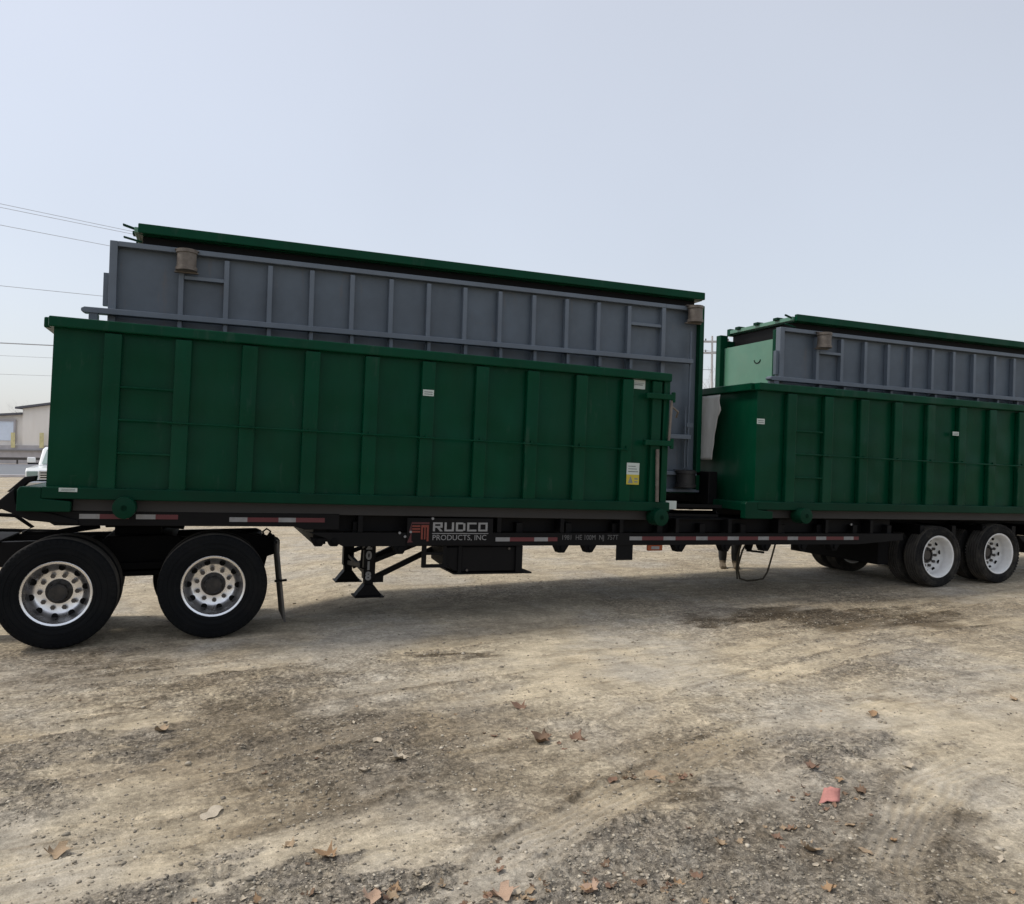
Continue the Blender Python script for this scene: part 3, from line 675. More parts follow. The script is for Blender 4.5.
m.bar((3.15, .60, .70), (3.80, .62, .95), .05); m.bar((3.15, .60, .50), (4.0, .62, .90), .055); m.box(3.14, 3.30, .54, .66, .48, .56)
m.bar((3.15, 1.70, .70), (3.80, 1.70, .95), .05); m.bar((3.15, 1.70, .50), (4.0, 1.70, .90), .055)
m.bar((3.09, .62, .66), (3.09, 1.66, .56), .05); m.bar((3.09, .62, .60), (3.09, 1.66, .66), .04)
m.build('landing_gear_brace', BLACK, FT, split=True)
# tool box and step
m = MB(); m.box(4.06, 4.76, .06, .60, .65, .935); m.prism_xz([(3.86, .74), (3.86, .93), (4.06, .935), (4.06, .65), (3.98, .66)], .06, .60); tb = m.build('tool_box', BLACK, FT, bevel=.012)
m = MB(); m.box(3.97, 4.90, .03, .62, .628, .644); m.box(4.02, 4.06, .04, .10, .64, .94); m.box(4.70, 4.78, .03, .10, .64, .94); m.build('tool_box_shelf', BLACK, tb, split=True)
m = MB(); m.lathe([(.014, -.01), (.014, .01)], (4.12, .035, .675), n=10); m.lathe([(.014, -.01), (.014, .01)], (4.62, .05, .91), n=10); m.build('latch', STEEL, tb, split=True)
m = MB(); m.bar((3.63, .05, .96), (3.63, .05, .71), .045); m.bar((3.61, .05, .725), (3.90, .05, .725), .035); m.bar((3.86, .05, .96), (3.86, .05, .71), .04); m.bar((3.63, .05, .86), (3.88, .05, .86), .03)
m.build('side_step', BLACK, FT, split=True)
for x in (2.66, 2.50, 3.36, 5.27, 5.63, 6.87, 7.55, 8.17, 8.76, 9.3):
    m = MB(); z = .945 if x > 2.7 else 1.03
    m.prism_xz([(x - .085, z), (x - .04, z - .085), (x + .03, z - .085), (x + .085, z)], .02, .14); m.lathe([(.03, -.02), (.03, .02)], (x, .02, z - .03), n=12)
    m.build('strap_winch', BLACKM, FT, bevel=.004)
m = MB(); m.box(5.99, 6.21, .03, .05, .765, .96); bk = m.build('warning_placard', BLACK, FT, bevel=.003)
m = MB(); m.box(6.41, 6.62, .02, .06, .875, .955); lt = m.build('marker_light', AMBER, FT, bevel=.012)
m = MB(); m.box(6.46, 6.57, .016, .02, .895, .93); m.build('lens', WHITE, lt)
for x, z in ((.66, 1.272), (3.70, 1.245), (9.55, 1.215), (3.40, 1.05), (3.34, 1.09), (3.46, 1.10)):
    m = MB(); m.lathe([(.014, -.012), (.012, .006)], (x, .005, z), n=10); m.build('clearance_lamp', WHITE, FT)
# rear suspension, axles and wheels
RD, RW = .877, .24
m = MB()
m.prism_xz([(10.5, .95), (10.9, .62), (11.3, .62), (11.5, .9), (12.0, .62), (12.5, .62), (12.8, .95)], .80, .95)
m.prism_xz([(10.5, .95), (10.9, .62), (11.3, .62), (11.5, .9), (12.0, .62), (12.5, .62), (12.8, .95)], 1.36, 1.46)
m.box(10.45, 13.0, .68, 1.7, .95, .985); m.box(10.35, 10.55, .3, 2.1, .62, 1.0); m.box(11.55, 11.75, .7, 1.7, .60, .95)
m.build('suspension', BLACKM, FT, bevel=.01, split=True)
def tw(x): return load(x, 0, 0)
Wm = Matrix.Translation(load(0, 0, 0)) @ Matrix.Rotation(TH, 4, 'Y'); Wi = Wm.inverted()
def on_ground(x, y, r): return Wi @ Vector((x, y, r - .006))
rx1, rx2 = 11.24, 12.46
a = make_wheel(RD, RW, FT, on_ground(rx1, .15, RD / 2), -1, .185, RUBBERD, WHEELW, .012, nm='wheel', hubmat=STEEL)
rot_copy(a, FT, on_ground(rx2, .15, RD / 2), .3)
b = make_wheel(RD, RW, FT, on_ground(rx1, .47, RD / 2), 1, .12, RUBBERD, WHEELW, 0, nm='wheel')
rot_copy(b, FT, on_ground(rx2, .47, RD / 2), .3)
for x in (rx1, rx2):
    c = rot_copy(a, FT, on_ground(x, 2.06, RD / 2), 0); c.rotation_euler = (0, 0, PI)
    c = rot_copy(b, FT, on_ground(x, 1.74, RD / 2), 0); c.rotation_euler = (0, 0, PI)
m = MB()
for x in (rx1, rx2): m.tube([on_ground(x, .4, RD / 2), on_ground(x, 1.84, RD / 2)], .07, 12)
m.build('axle', BLACKM, FT, smooth=True, split=True)
m = MB(); m.prism_xz([(12.86, 1.05), (13.1, 1.05), (13.25, .80), (13.22, .78)], .05, .65); m.build('mudflap_bracket', BLACK, FT)
# the air line hanging down from the frame
m = MB()
m.tube([Wi @ Vector(p) for p in ((8.93, 1.25, .72), (8.76, 1.25, .46), (8.68, 1.25, .22), (8.72, 1.25, .06), (8.84, 1.25, .022), (9.0, 1.25, .02), (9.16, 1.28, .03), (9.24, 1.28, .13), (9.30, 1.26, .35), (9.36, 1.25, .56), (9.40, 1.25, .78))], .014, 8)
m.tube([Wi @ Vector(p) for p in ((8.80, 1.25, .70), (8.68, 1.25, .40), (8.66, 1.25, .18), (8.70, 1.28, .05))], .012, 8)
m.build('hanging_strap', STRAP, FT, smooth=True, split=True)
m = MB(); m.bar(Wi @ Vector((8.82, 1.22, .47)), Wi @ Vector((9.12, 1.22, .43)), .03); m.bar(Wi @ Vector((8.84, 1.22, .47)), Wi @ Vector((8.92, 1.22, .72)), .07); m.build('ratchet_handle', BLACKM, FT)

# ------------------------------------------------------------------ upright containers
LEN, WID = 6.6, 2.36
def make_container():
    C = thing('roll_off_container', '', 'container', load(.02, 0, 1.28), (0, TH, 0), 'open green containers standing upright on the trailer')
    zf, zt = .125, 1.74              # floor and rim above the trailer deck
    m = MB()
    m.box(0, LEN, .0, .012, zf, zt - .05); m.box(0, LEN - .25, WID - .012, WID, zf, zt - .05); m.box(0, .012, .012, WID - .012, zf, zt - .05)
    m.box(0, LEN, .012, WID - .012, zf, zf + .02)
    m.build('body', GREEN, C)
    m = MB()
    m.box(-.035, LEN - .02, -.085, .03, zt - .095, zt); m.box(-.035, LEN - .02, WID - .03, WID + .085, zt - .105, zt); m.box(-.09, .03, .03, WID - .03, zt - .095, zt)
    m.build('top_rail', GREEN, C, bevel=.012, split=True)
    for k in range(10):
        x = .5 + .61 * k
        m = MB(); m.prism_xz([(x - .075, zf + .085), (x - .075, zt - .11), (x + .075, zt - .11), (x + .075, zf + .085)], -.075, -.001)
        m.build('rib', GREEN, C, bevel=.012)
        m = MB(); m.box(x - .075, x + .075, WID + .001, WID + .075, zf + .085, zt - .11); m.build('rib', GREEN, C, bevel=.012)
    m = MB(); m.box(-.02, LEN, -.10, .05, .12, .225); m.box(-.02, LEN, WID - .05, WID + .10, .12, .225)
    m.prism_xz([(-.21, .005), (-.21, .19), (-.19, .222), (-.02, .222), (-.02, .12), (.22, .10), (.22, .005), (-.1, .005)], -.10, .0)
    m.prism_xz([(-.21, .005), (-.21, .19), (-.19, .222), (-.02, .222), (-.02, .12), (.22, .10), (.22, .005), (-.1, .005)], WID, WID + .1)
    m.box(-.20, -.02, .0, WID, .10, .21)
    m.build('bottom_rail', GREEND, C, bevel=.010, split=True)
    m = MB()
    for y in (.02, WID - .10): m.box(.22, LEN, y, y + .08, .008, .118)
    for y in (.65, 1.6): m.box(-.1, LEN, y, y + .1, .008, .12)
    for x in np.arange(.5, LEN, .45): m.box(x - .03, x + .03, .10, WID - .10, .05, .118)
    m.build('underframe', GREYU, C, bevel=.005, split=True)
    for x in (.67, LEN - .17):
        for s, y in ((-1, -.10), (1, WID + .10)):
            m = MB(); m.lathe([(.03, -.06), (.098, -.05), (.102, 0), (.102, .13), (.03, .14)], (x, y - .05, .055), n=22); m.lathe([(.028, -.09), (.028, -.02)], (x, y - .02, .055), n=12)
            m.build('ground_roller', GREEND, C, smooth=True)
    # ladder rungs and tarp rod
    for z in (1.15, .85, .545):
        m = MB(); m.tube([(.572, -.05, z), (1.036, -.05, z)], .011, 8); m.build('ladder_rung', GREEN, C, smooth=True)
    m = MB(); m.tube([(1.0, -.092, .846), (2.5, -.092, .838), (4.2, -.092, .83), (LEN - .6, -.092, .82)], .009, 8)
    for k in range(1, 10): m.box(.5 + .61 * k - .012, .5 + .61 * k + .012, -.095, -.072, .83, .86)
    m.build('tarp_rod', GREEN, C, smooth=True)
    # door post, hinges, lever rod at the open rear end
    m = MB(); m.box(6.33, 6.46, -.06, .06, .14, 1.64); m.box(6.33, 6.46, WID - .06, WID + .06, .14, 1.64); m.build('door_post', GREEN, C, bevel=.01, split=True)
    for z in (1.46, .915):
        m = MB(); m.box(6.22, 6.60, -.115, -.06, z - .032, z + .032); m.lathe([(.026, -.06), (.026, .06)], (6.60, -.09, z), axis='Z', n=14); m.build('hinge', GREEN, C, bevel=.008)
    m = MB(); m.tube([(6.42, -.10, .23), (6.40, -.10, .84)], .022, 10); m.tube([(6.58, -.09, 1.42), (6.56, -.09, .95)], .016, 8); m.build('latch_rod', RUST, C, smooth=True, split=True)
    m = MB(); m.box(6.50, 6.585, -.04, .05, .16, 1.70); m.box(6.50, 6.585, WID - .05, WID + .04, .16, 1.70); m.build('end_frame', GREEN, C, bevel=.008, split=True)
    m = MB(); m.tube([(6.60, -.05, 1.36), (6.72, -.02, 1.30), (6.74, .05, 1.24)], .012, 6); m.build('chain', RUST, C, smooth=True)
    return C
C1 = make_container()
C2 = dup(C1); C2.location = load(7.94, 0, 1.28); C1.rotation_euler = (0, TH + .006, 0); C1.scale = (1, 1, 1.03)
C1['label'] = 'dark green ribbed open container at the trailer front with yellow and white warning sticker'
C2['label'] = 'dark green ribbed open container at the rear, above the small dual trailer wheels'
def sticker(C, x0, z0, x1_, z1, y=-.0785, kind='w'):
    m = MB(); m.box(x0, x1_, y - .002, y, z0, z1); s = m.build('label_sticker', LABELW, C)
    w, h = x1_ - x0, z1 - z0
    m = MB()
    if kind == 'w':
        for k in range(2): m.box(x0 + w * .12, x1_ - w * .12, y - .003, y - .002, z0 + h * (.22 + .34 * k), z0 + h * (.36 + .34 * k))
    elif kind == 'big': m.box(x0 + w * .1, x1_ - w * .1, y - .003, y - .002, z0 + h * .60, z0 + h * .66); m.box(x0 + w * .1, x1_ - w * .2, y - .003, y - .002, z0 + h * .40, z0 + h * .52)
    else:
        for k in range(3): m.box(x0 + w * .12, x1_ - w * (.1 + .1 * k), y - .003, y - .002, z0 + h * (.58 + .12 * k), z0 + h * (.62 + .12 * k))
    m.build('print', LABELG, s)
    if kind == 'y':
        m = MB(); m.box(x0, x1_, y - .0035, y - .002, z0, z0 + h * .46); m.build('print', LABELY, s)
        m = MB(); m.prism_xz([(x0 + w * .12, z0 + h * .06), (x0 + w * .32, z0 + h * .40), (x0 + w * .52, z0 + h * .06)], y - .0045, y - .0035)
        m.box(x0 + w * .62, x0 + w * .9, y - .0045, y - .0035, z0 + h * .1, z0 + h * .16); m.box(x0 + w * .62, x0 + w * .9, y - .0045, y - .0035, z0 + h * .24, z0 + h * .3); m.build('print', LABELG, s)
sticker(C1, 3.49, 1.27, 3.61, 1.335)
sticker(C1, 6.085, 1.535, 6.25, 1.64, y=-.006, kind='big')
sticker(C1, 6.0, .42, 6.17, .67, y=-.082, kind='y')
sticker(C1, .12, .185, .27, .22, y=-.102)
sticker(C2, .0, 1.215, .12, 1.285, y=-.003)
sticker(C2, 3.34, 1.22, 3.46, 1.275)
m = MB(); m.box(6.60, 6.76, .0, .02, .14, .24); m.build('licence_plate', LABELW, C1)
m = MB(); m.box(6.5, 7.5, .10, .16, .16, .20); m.box(6.55, 7.4, .03, .08, .06, .085); m.build('tail_bar', BLACKM, C1, split=True)

# ------------------------------------------------------------------ containers tipped on their side inside the upright ones
def make_tipped(xs):
    T = thing('tipped_container', '', 'container', load(xs, .81, 1.495), (0, TH - .0075, 0), 'containers lying on their side inside the upright ones')
    Z = 2.54; LT = 7.29         # floor height (its width) and length
    m = MB(); m.box(.03, LT, .085, .10, .03, Z - .02); m.build('floor', GREY, T)
    m = MB(); m.box(0, .075, -.0, .10, .02, Z); m.box(.075, 6.68, .0, .10, Z - .055, Z); m.box(.075, LT, .0, .10, .25, .30); m.box(.075, LT, .0, .1, .02, .06); m.box(6.62, 6.68, .0, .10, .06, Z - .055)
    m.box(6.68, LT - .14, .0, .10, Z - .055, Z)
    m.build('floor_frame', GREYF, T, bevel=.006, split=True)
    bars = [.69 + .4535 * k for k in range(13)]
    for x in bars:
        m = MB(); m.box(x - .026, x + .026, .010, .084, .30, 2.46); m.build('cross_member', GREYF, T, bevel=.004)
    m = MB(); m.box(.72, 1.117, .012, .084, 2.215, 2.255); m.box(6.16, 6.62, .012, .084, 2.215, 2.255); m.build('roller_beam', GREYF, T, bevel=.004, split=True)
    for z in (1.785, .765):
        m = MB(); m.prism_xz([(-.23, z + .014), (-.20, z + .030), (7.06, z + .030), (7.06, z - .030), (-.20, z - .030), (-.23, z - .014)], -.10, .012)
        m.build('long_rail', GREYF, T, bevel=.006)
        m = MB(); m.box(-.16, -.08, -.09, .05, z - .16, z - .03)
        for x in bars: m.prism_xz([(x - .02, z - .03), (x + .02, z - .03), (x + .02, z - .16), (x - .02, z - .16)], -.06, .008)
        m.build('rail_gusset', GREY, T, split=True)
    m = MB(); m.box(-.05, 0, .02, .08, 1.86, 2.20); m.build('end_lug', GREY, T)
    for x, z in ((.74, 2.40), (7.10, 2.43), (7.02, .20), (.74, .20)):
        rr = .108 if z > 1 else .14
        m = MB(); m.lathe([(.02, -.115), (rr, -.11), (rr, -.075), (rr * .9, -.07), (rr * .9, .07), (rr, .075), (rr, .11), (.02, .115)], (x, -.055, z), axis='Z', n=24)
        m.box(x - rr * 1.1, x + rr * 1.1, -.03, .02, z - .125, z - .112); m.box(x - rr * 1.1, x + rr * 1.1, -.03, .02, z + .112, z + .125)
        m.build('ground_roller', RUST if z > 1 else GREYU, T, smooth=True)
    # upper side wall: now a roof with a lip along its edges
    m = MB(); m.box(.26, LT - .03, .03, 1.54, Z + .10, Z + .115); m.build('side_wall', GREEN, T)
    m = MB(); m.box(.26, LT - .02, -.03, .03, Z + .105, Z + .205); m.box(.22, LT - .02, 1.48, 1.56, Z + .09, Z + .205); m.build('side_rail', GREEN, T, bevel=.010)
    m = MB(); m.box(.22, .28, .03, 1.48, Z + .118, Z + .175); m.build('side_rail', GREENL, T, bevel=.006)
    m = MB(); m.box(.30, LT - .10, .11, 1.50, Z - .125, Z + .099); m.build('shade_fill', BLACK, T)  # added black block, stands in for the shade under the roof lip
    m = MB()
    for y in (.35, .8, 1.25): m.box(.18, .30, y - .05, y + .05, Z + .16, Z + .20)
    m.prism_xz([(.11, Z + .175), (.11, Z + .20), (.24, Z + .165), (.24, Z + .14)], .035, .065); m.prism_xz([(.12, Z + .05), (.12, Z + .07), (.30, Z + .035), (.30, Z + .015)], .035, .065)
    m.build('rib_end', GREEND, T, bevel=.006, split=True)
    # lower side wall and closed front end
    m = MB(); m.box(.05, LT, .10, 1.54, .0, .03); m.build('side_wall', GREEN, T)
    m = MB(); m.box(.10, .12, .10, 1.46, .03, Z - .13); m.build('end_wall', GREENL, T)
    m = MB(); m.box(.0, .14, .10, .17, .03, Z - .02); m.box(.02, .16, 1.44, 1.56, .03, Z + .08); m.build('end_post', GREEN, T, bevel=.008, split=True)
    m = MB(); m.box(-.30, .099, .12, 1.5, 1.585, 1.63); m.build('lit_rim_ledge', GREENL, T, bevel=.006)  # pale strip painted as the sunlit top of the rim
    m = MB(); m.tube([(.095, .62 + .07 * math.cos(a), 2.14 + .05 * math.sin(a)) for a in np.linspace(PI, 2 * PI, 9)], .007, 6); m.build('ring_handle', BLACKM, T, smooth=True)
    m = MB(); m.box(.1, LT, 1.46, 1.56, .0, .10); m.box(.1, LT, 1.46, 1.56, Z - .1, Z); m.build('top_rail', GREEN, T, bevel=.01, split=True)
    # open rear end with its post
    m = MB(); m.box(LT - .07, LT, -.0, .12, .04, Z + .03); m.box(LT - .14, LT, 1.42, 1.56, .04, Z + .03); m.box(LT - .14, LT, .12, 1.42, .04, .14); m.build('door_frame', GREEN, T, bevel=.008, split=True)
    m = MB(); m.tube([(LT - .27, -.01, 1.18), (LT - .27, -.01, .34)], .012, 8); m.tube([(LT - .22, -.01, 2.2), (LT - .22, -.01, .36)], .016, 8); m.box(LT - .26, LT - .16, -.03, .0, .9, .96); m.build('latch_rod', GREY, T, smooth=True, split=True)
    return T
T1 = make_tipped(.385)
T2 = dup(T1); T2.location = load(8.95, .81, 1.42); T2.rotation_euler = (0, TH - .003, 0)
T1['label'] = 'grey bottomed container lying on its side inside the front green container'
T2['label'] = 'grey bottomed container on its side at the rear showing its end wall tinted sunlit green'

# pale sheet in the gap between the two loads
m = MB(); n, k = 26, 22
vs = []; fs = []
for i in range(k):
    z = 2.90 - i * (.88 / (k - 1))
    for j in range(n):
        u = j / (n - 1); edge = .06 * math.sin(i * 1.1) + .05 * math.sin(i * .53 + 1)
        y = .58 + 1.25 * u + (.06 * edge - .05 * math.exp(-((i - 5) / 1.6) ** 2) + .17 * i / k) * (1 - u)
        x = 7.79 + .007 * math.sin(u * 30 + .3 * math.sin(i * .35)) + .008 * math.sin(u * 9 + i * .1)
        p = load(x, y, z); vs.append(p)
for i in range(k - 1):
    for j in range(n - 1): fs.append((i * n + j, i * n + j + 1, (i + 1) * n + j + 1, (i + 1) * n + j))
m.add(vs, fs); o = m.build('hanging_sheet', TARP, smooth=True)
sl = o.modifiers.new('thick', 'SOLIDIFY'); sl.thickness = .006
tag(o, 'pale grey sheet hanging in the narrow gap between front and rear containers', 'sheet')
o = None

m = MB(); m.box(7.66, 7.80, .60, 1.75, 1.42, 1.86); m.build('winch_box', BLACK, FT, bevel=.01)
# ------------------------------------------------------------------ person behind the trailer
def person(px, py, heading):
    P = thing('person', 'person in dark trousers and tan boots standing behind the black trailer', 'person', (px, py, 0), (0, 0, heading))
    J = [((0, 0, .95), .135), ((0, 0, 1.12), .125), ((0, .01, 1.30), .145), ((0, .0, 1.44), .10), ((0, -.01, 1.53), .055), ((0, -.02, 1.60), .06), ((0, -.025, 1.68), .082), ((0, -.02, 1.75), .068)]
    edges = [(i, i + 1) for i in range(7)]
    def chain(start, pts):
        prev = start
        for p, r in pts: J.append((p, r)); edges.append((prev, len(J) - 1)); prev = len(J) - 1
    for s in (-1, 1):
        st = 0 if s < 0 else .12
        chain(0, [((s * .09, 0, .88), .10), ((s * .105, -.04 - st * .3, .50), .088), ((s * .10, .02 - st * .2, .16), .072), ((s * .10, .0 - st * .2, .06), .05), ((s * .12, -.13 - st * .2, .035), .036)])
        chain(3, [((s * .18, 0, 1.42), .062), ((s * .24, .02, 1.16), .045), ((s * .22, -.20, 1.05), .034), ((s * .21, -.27, 1.04), .030)])
    me = bpy.data.meshes.new('body'); me.from_pydata([j[0] for j in J], edges, [])
    o = bpy.data.objects.new('body', me); COL.objects.link(o); o.parent = P
    sk = o.modifiers.new('skin', 'SKIN'); me.skin_vertices[0].data[0].use_root = True
    for i, (_, r) in enumerate(J): me.skin_vertices[0].data[i].radius = (r, r)
    sb = o.modifiers.new('smooth', 'SUBSURF'); sb.levels = 2; sb.render_levels = 2
    bpy.context.view_layer.update()
    m2 = bpy.data.meshes.new_from_object(o.evaluated_get(bpy.context.evaluated_depsgraph_get()))
    o.modifiers.clear(); o.data = m2; m2.materials.clear()
    for mm in (CLOTHD, CLOTHS, SKIN, HAIR, BOOT): m2.materials.append(mm)
    for p in m2.polygons:
        c = p.center; p.use_smooth = True
        p.material_index = 4 if c.z < .13 else 0 if c.z < .96 and abs(c.x) < .19 else 1 if c.z < 1.485 and not (c.y < -.24) else 2
        if c.z > 1.70 or (c.z > 1.6 and c.y > .0): p.material_index = 3
    # fingers and face
    for s in (-1, 1):
        m = MB()
        for k, ln in enumerate((.06, .068, .064, .05)):
            x = s * .21 + (k - 1.5) * .016
            m.tube([(x, -.285, 1.045), (x, -.285 - ln * .6, 1.035), (x, -.285 - ln, 1.0)], [.0085, .008, .0065], 6)
        m.tube([(s * .19, -.27, 1.04), (s * .165, -.30, 1.03), (s * .165, -.325, 1.01)], [.010, .009, .007], 6)
        m.build('hand', SKIN, P, smooth=True)
    m = MB(); m.lathe([(.0, -.03), (.012, -.015), (.014, .0), (.0, .01)], (0, -.105, 1.655), axis='Z', n=8)
    for s in (-1, 1): m.lathe([(.0, -.02), (.014, -.01), (.017, .0), (.014, .015), (.0, .02)], (s * .083, -.02, 1.66), axis='Z', n=8)
    m.build('face', SKIN, P, smooth=True)
    m = MB()
    for s in (-1, 1): m.lathe([(.0, -.008), (.010, 0), (.0, .008)], (s * .03, -.096, 1.685), axis='Y', n=8)
    m.build('eye', HAIR, P, smooth=True)
    for s in (-1, 1):
        m = MB(); st = 0 if s < 0 else .12
        m.prism_xz([(-.12, .0), (-.12, .05), (-.02, .085), (.07, .10), (.08, .0)], -.045, .045)
        b_ = m.build('boot', BOOT, P, bevel=.015); b_.rotation_euler = (0, 0, PI / 2); b_.location = (s * .105, -.05 - st * .2, .0)
    return P
person(9.50, 2.56, -.5)

# ------------------------------------------------------------------ background: building, pickup, trees, poles and wires
def bprism(mb, r0_, r1_, d0, d1, z0, z1):
    a = [B(r0_, d0, z0), B(r1_, d0, z0), B(r1_, d1, z0), B(r0_, d1, z0)]; b_ = [p + Vector((0, 0, z1 - z0)) for p in a]
    mb.add(a + b_, [(3, 2, 1, 0), (4, 5, 6, 7), (0, 1, 5, 4), (1, 2, 6, 5), (2, 3, 7, 6), (3, 0, 4, 7)])
BO = B(-62, 100, 0)
def rel(o): # keep the thing's origin at its base
    o.data.transform(Matrix.Translation(-BO)); return o
BL = thing('warehouse', 'cream metal warehouse with pale blue overhead door across the road', 'building', BO)
def gable(mb, ra, rb, d0, d1, z0, za, zb_):
    a = [B(ra, d0, z0), B(rb, d0, z0), B(rb, d0, zb_), B(ra, d0, za)]; c = [B(ra, d1, z0), B(rb, d1, z0), B(rb, d1, zb_), B(ra, d1, za)]
    mb.add(a + c, [(0, 1, 2, 3), (7, 6, 5, 4), (0, 4, 5, 1), (1, 5, 6, 2), (2, 6, 7, 3), (3, 7, 4, 0)])
m = MB(); gable(m, -96, -62, 100, 122, 2.3, 4.3, 6.2); gable(m, -61.98, -50, 99.6, 124, 2.3, 6.95, 8.6); gable(m, -49.98, -34, 99.6, 124, 2.3, 8.6, 6.4); rel(m.build('wall', CREAM, BL))
m = MB(); gable(m, -97, -61.6, 99.4, 122.6, 4.3 - .06, 4.3 + .22, 6.2 + .25)
m = MB()
def roofbar(ra, rb, za, zb_, d0, d1, th_=.25):
    a = [B(ra, d0, za), B(rb, d0, zb_), B(rb, d1, zb_), B(ra, d1, za)]; c = [p + Vector((0, 0, th_)) for p in a]
    m.add(a + c, [(3, 2, 1, 0), (4, 5, 6, 7), (0, 1, 5, 4), (1, 2, 6, 5), (2, 3, 7, 6), (3, 0, 4, 7)])
roofbar(-96.5, -61.99, 4.28, 6.21, 99.3, 122.5); roofbar(-62.6, -50, 6.90, 8.61, 99.0, 124.5); roofbar(-49.99, -33.4, 8.61, 6.35, 99.0, 124.5)
rel(m.build('roof', ROOFM, BL))
m = MB(); bprism(m, -97, -33, 99.3, 123, 0, 2.29); rel(m.build('plinth', CONC, BL))
m = MB(); bprism(m, -96.8, -33.2, 99.0, 99.28, 1.62, 1.76); rel(m.build('bumper_strip', WHITE, BL))
m = MB(); bprism(m, -71, -63.2, 99.85, 99.99, 2.9, 5.35); rel(m.build('overhead_door', DOORB, BL))
m = MB(); bprism(m, -71.3, -62.9, 99.7, 99.84, 5.36, 5.6); bprism(m, -63.19, -62.95, 99.7, 99.84, 2.5, 5.35); rel(m.build('door_frame', CONC, BL))
YELP = mat('faded_yellow_paint', (.62, .56, .30), .7)
for r in (-63.0, -59.4):
    m = MB(); bprism(m, r, r + .5, 98.9, 98.98, 2.0, 3.9); rel(m.build('corner_guard', YELP, BL))
GB = thing('guard_rail', 'low grey steel guard rail along the far edge of the road', 'guard rail', B(-60, 92, 0))
m = MB(); bprism(m, -150, 30, 92, 92.1, .55, .85); g = m.build('rail_beam', STEEL, GB); g.data.transform(Matrix.Translation(-B(-60, 92, 0)))
m = MB()
for r in range(-150, 31, 4): bprism(m, r, r + .15, 92.1, 92.22, 0, .8)
g = m.build('post', STEEL, GB); g.data.transform(Matrix.Translation(-B(-60, 92, 0)))

# white pickup facing the camera
PK = thing('pickup_truck', 'white pickup truck facing the yard, behind the front container', 'truck', B(-15.55, 27, 0), (0, 0, math.atan2(-f0.x, f0.y) + PI + .36))
# local: +Y forward (towards the viewer after the half turn), X across
def smoothbox(mb, prof, x): mb.add([(-x, y, z) for y, z in prof] + [(x, y, z) for y, z in prof], [tuple(range(len(prof))), tuple(range(2 * len(prof) - 1, len(prof) - 1, -1))] + [(i, len(prof) + i, len(prof) + (i + 1) % len(prof), (i + 1) % len(prof)) for i in range(len(prof))])
m = MB(); smoothbox(m, [(0, .55), (0, 1.10), (-.12, 1.20), (-1.35, 1.27), (-3.55, 1.27), (-3.6, 1.33), (-5.7, 1.33), (-5.75, .60), (-4.9, .5), (-1.4, .48), (-.5, .5)], 1.0); m.build('body', CARW, PK, bevel=.07)
m = MB(); smoothbox(m, [(-1.25, 1.26), (-2.05, 1.86), (-2.4, 1.93), (-3.3, 1.91), (-3.62, 1.30)], .86); m.build('cab', CARW, PK, bevel=.06)
m = MB(); m.add([(-.74, -1.29, 1.33), (.74, -1.29, 1.33), (.70, -1.97, 1.835), (-.70, -1.97, 1.835)], [(0, 1, 2, 3)]); m.build('windshield', GLASS, PK)
for s in (-1, 1):
    m = MB(); m.add([(s * .868, -1.6, 1.35), (s * .868, -3.45, 1.35), (s * .868, -3.25, 1.82), (s * .868, -2.1, 1.82)], [(0, 1, 2, 3)]); m.build('side_window', GLASS, PK)
    m = MB(); m.box(min(s * .98, s * 1.24), max(s * .98, s * 1.24), -1.62, -1.5, 1.36, 1.56); mr = m.build('mirror', CARW, PK, bevel=.04)
    m = MB(); m.box(min(s * .9, s * 1.22), max(s * .9, s * 1.22), -1.60, -1.52, 1.31, 1.36); m.build('mirror_arm', BLACK, mr)
    m = MB(); m.box(min(s * .62, s * .95), max(s * .62, s * .95), -.03, .012, .92, 1.10); m.build('headlight', GLASS, PK, bevel=.02)
m = MB(); m.box(-.58, .58, -.02, .03, .80, 1.12); gl = m.build('grille', CHROME, PK, bevel=.02)
m = MB()
for z in (.86, .94, 1.02): m.box(-.54, .54, .03, .036, z, z + .04)
m.build('grille_slot', HOLE, gl)
m = MB(); m.box(-1.0, 1.0, -.1, .14, .50, .76); m.build('bumper', CHROME, PK, bevel=.04)
m = MB(); m.box(-1.003, 1.003, -.08, .02, .765, .80); m.build('bumper_gap', HOLE, PK)
for yy in (-.95, -4.6):
    for s in (-1, 1):
        m = MB(); m.lathe([(.02, -.12), (.23, -.125), (.36, -.12), (.39, -.09), (.39, .09), (.36, .12), (.02, .12)], (s * .9, yy, .39), axis='X', n=24); m.build('wheel', RUBBER, PK, smooth=True)

def bare_tree(name, label, base, hgt, seed, lean=0, cat='tree'):
    R = random.Random(seed); T = thing(name, label, cat, base)
    m = MB(); tw_ = MB()
    def grow(p, d, ln, rad, lev):
        pts = [p]; rr = [rad]; q = p.copy(); dd = d.copy()
        for i in range(4):
            dd = (dd + Vector((R.uniform(-.16, .16), R.uniform(-.16, .16), R.uniform(-.02, .12)))).normalized(); q = q + dd * ln / 4; pts.append(q.copy()); rr.append(rad * (1 - .12 * (i + 1)))
        (m if lev < 2 else tw_).tube(pts, rr, 6 if lev < 2 else 4)
        if lev < 4:
            for _ in range(3 if lev else 5):
                i = R.randint(2, 4) if lev else R.randint(2, 4)
                a = R.uniform(0, 2 * PI); sp_ = R.uniform(.45, .95)
                nd = (dd + Vector((math.cos(a), math.sin(a), R.uniform(-.1, .5))) * sp_).normalized()
                grow(pts[i], nd, ln * R.uniform(.55, .78), max(rr[i] * .55, .006), lev + 1)
    grow(Vector((0, 0, 0)), Vector((lean, 0, 1)).normalized(), hgt * .42, hgt * .022, 0)
    m.build('trunk', BARK, T); tw_.build('twigs', BARK, T)
    return T
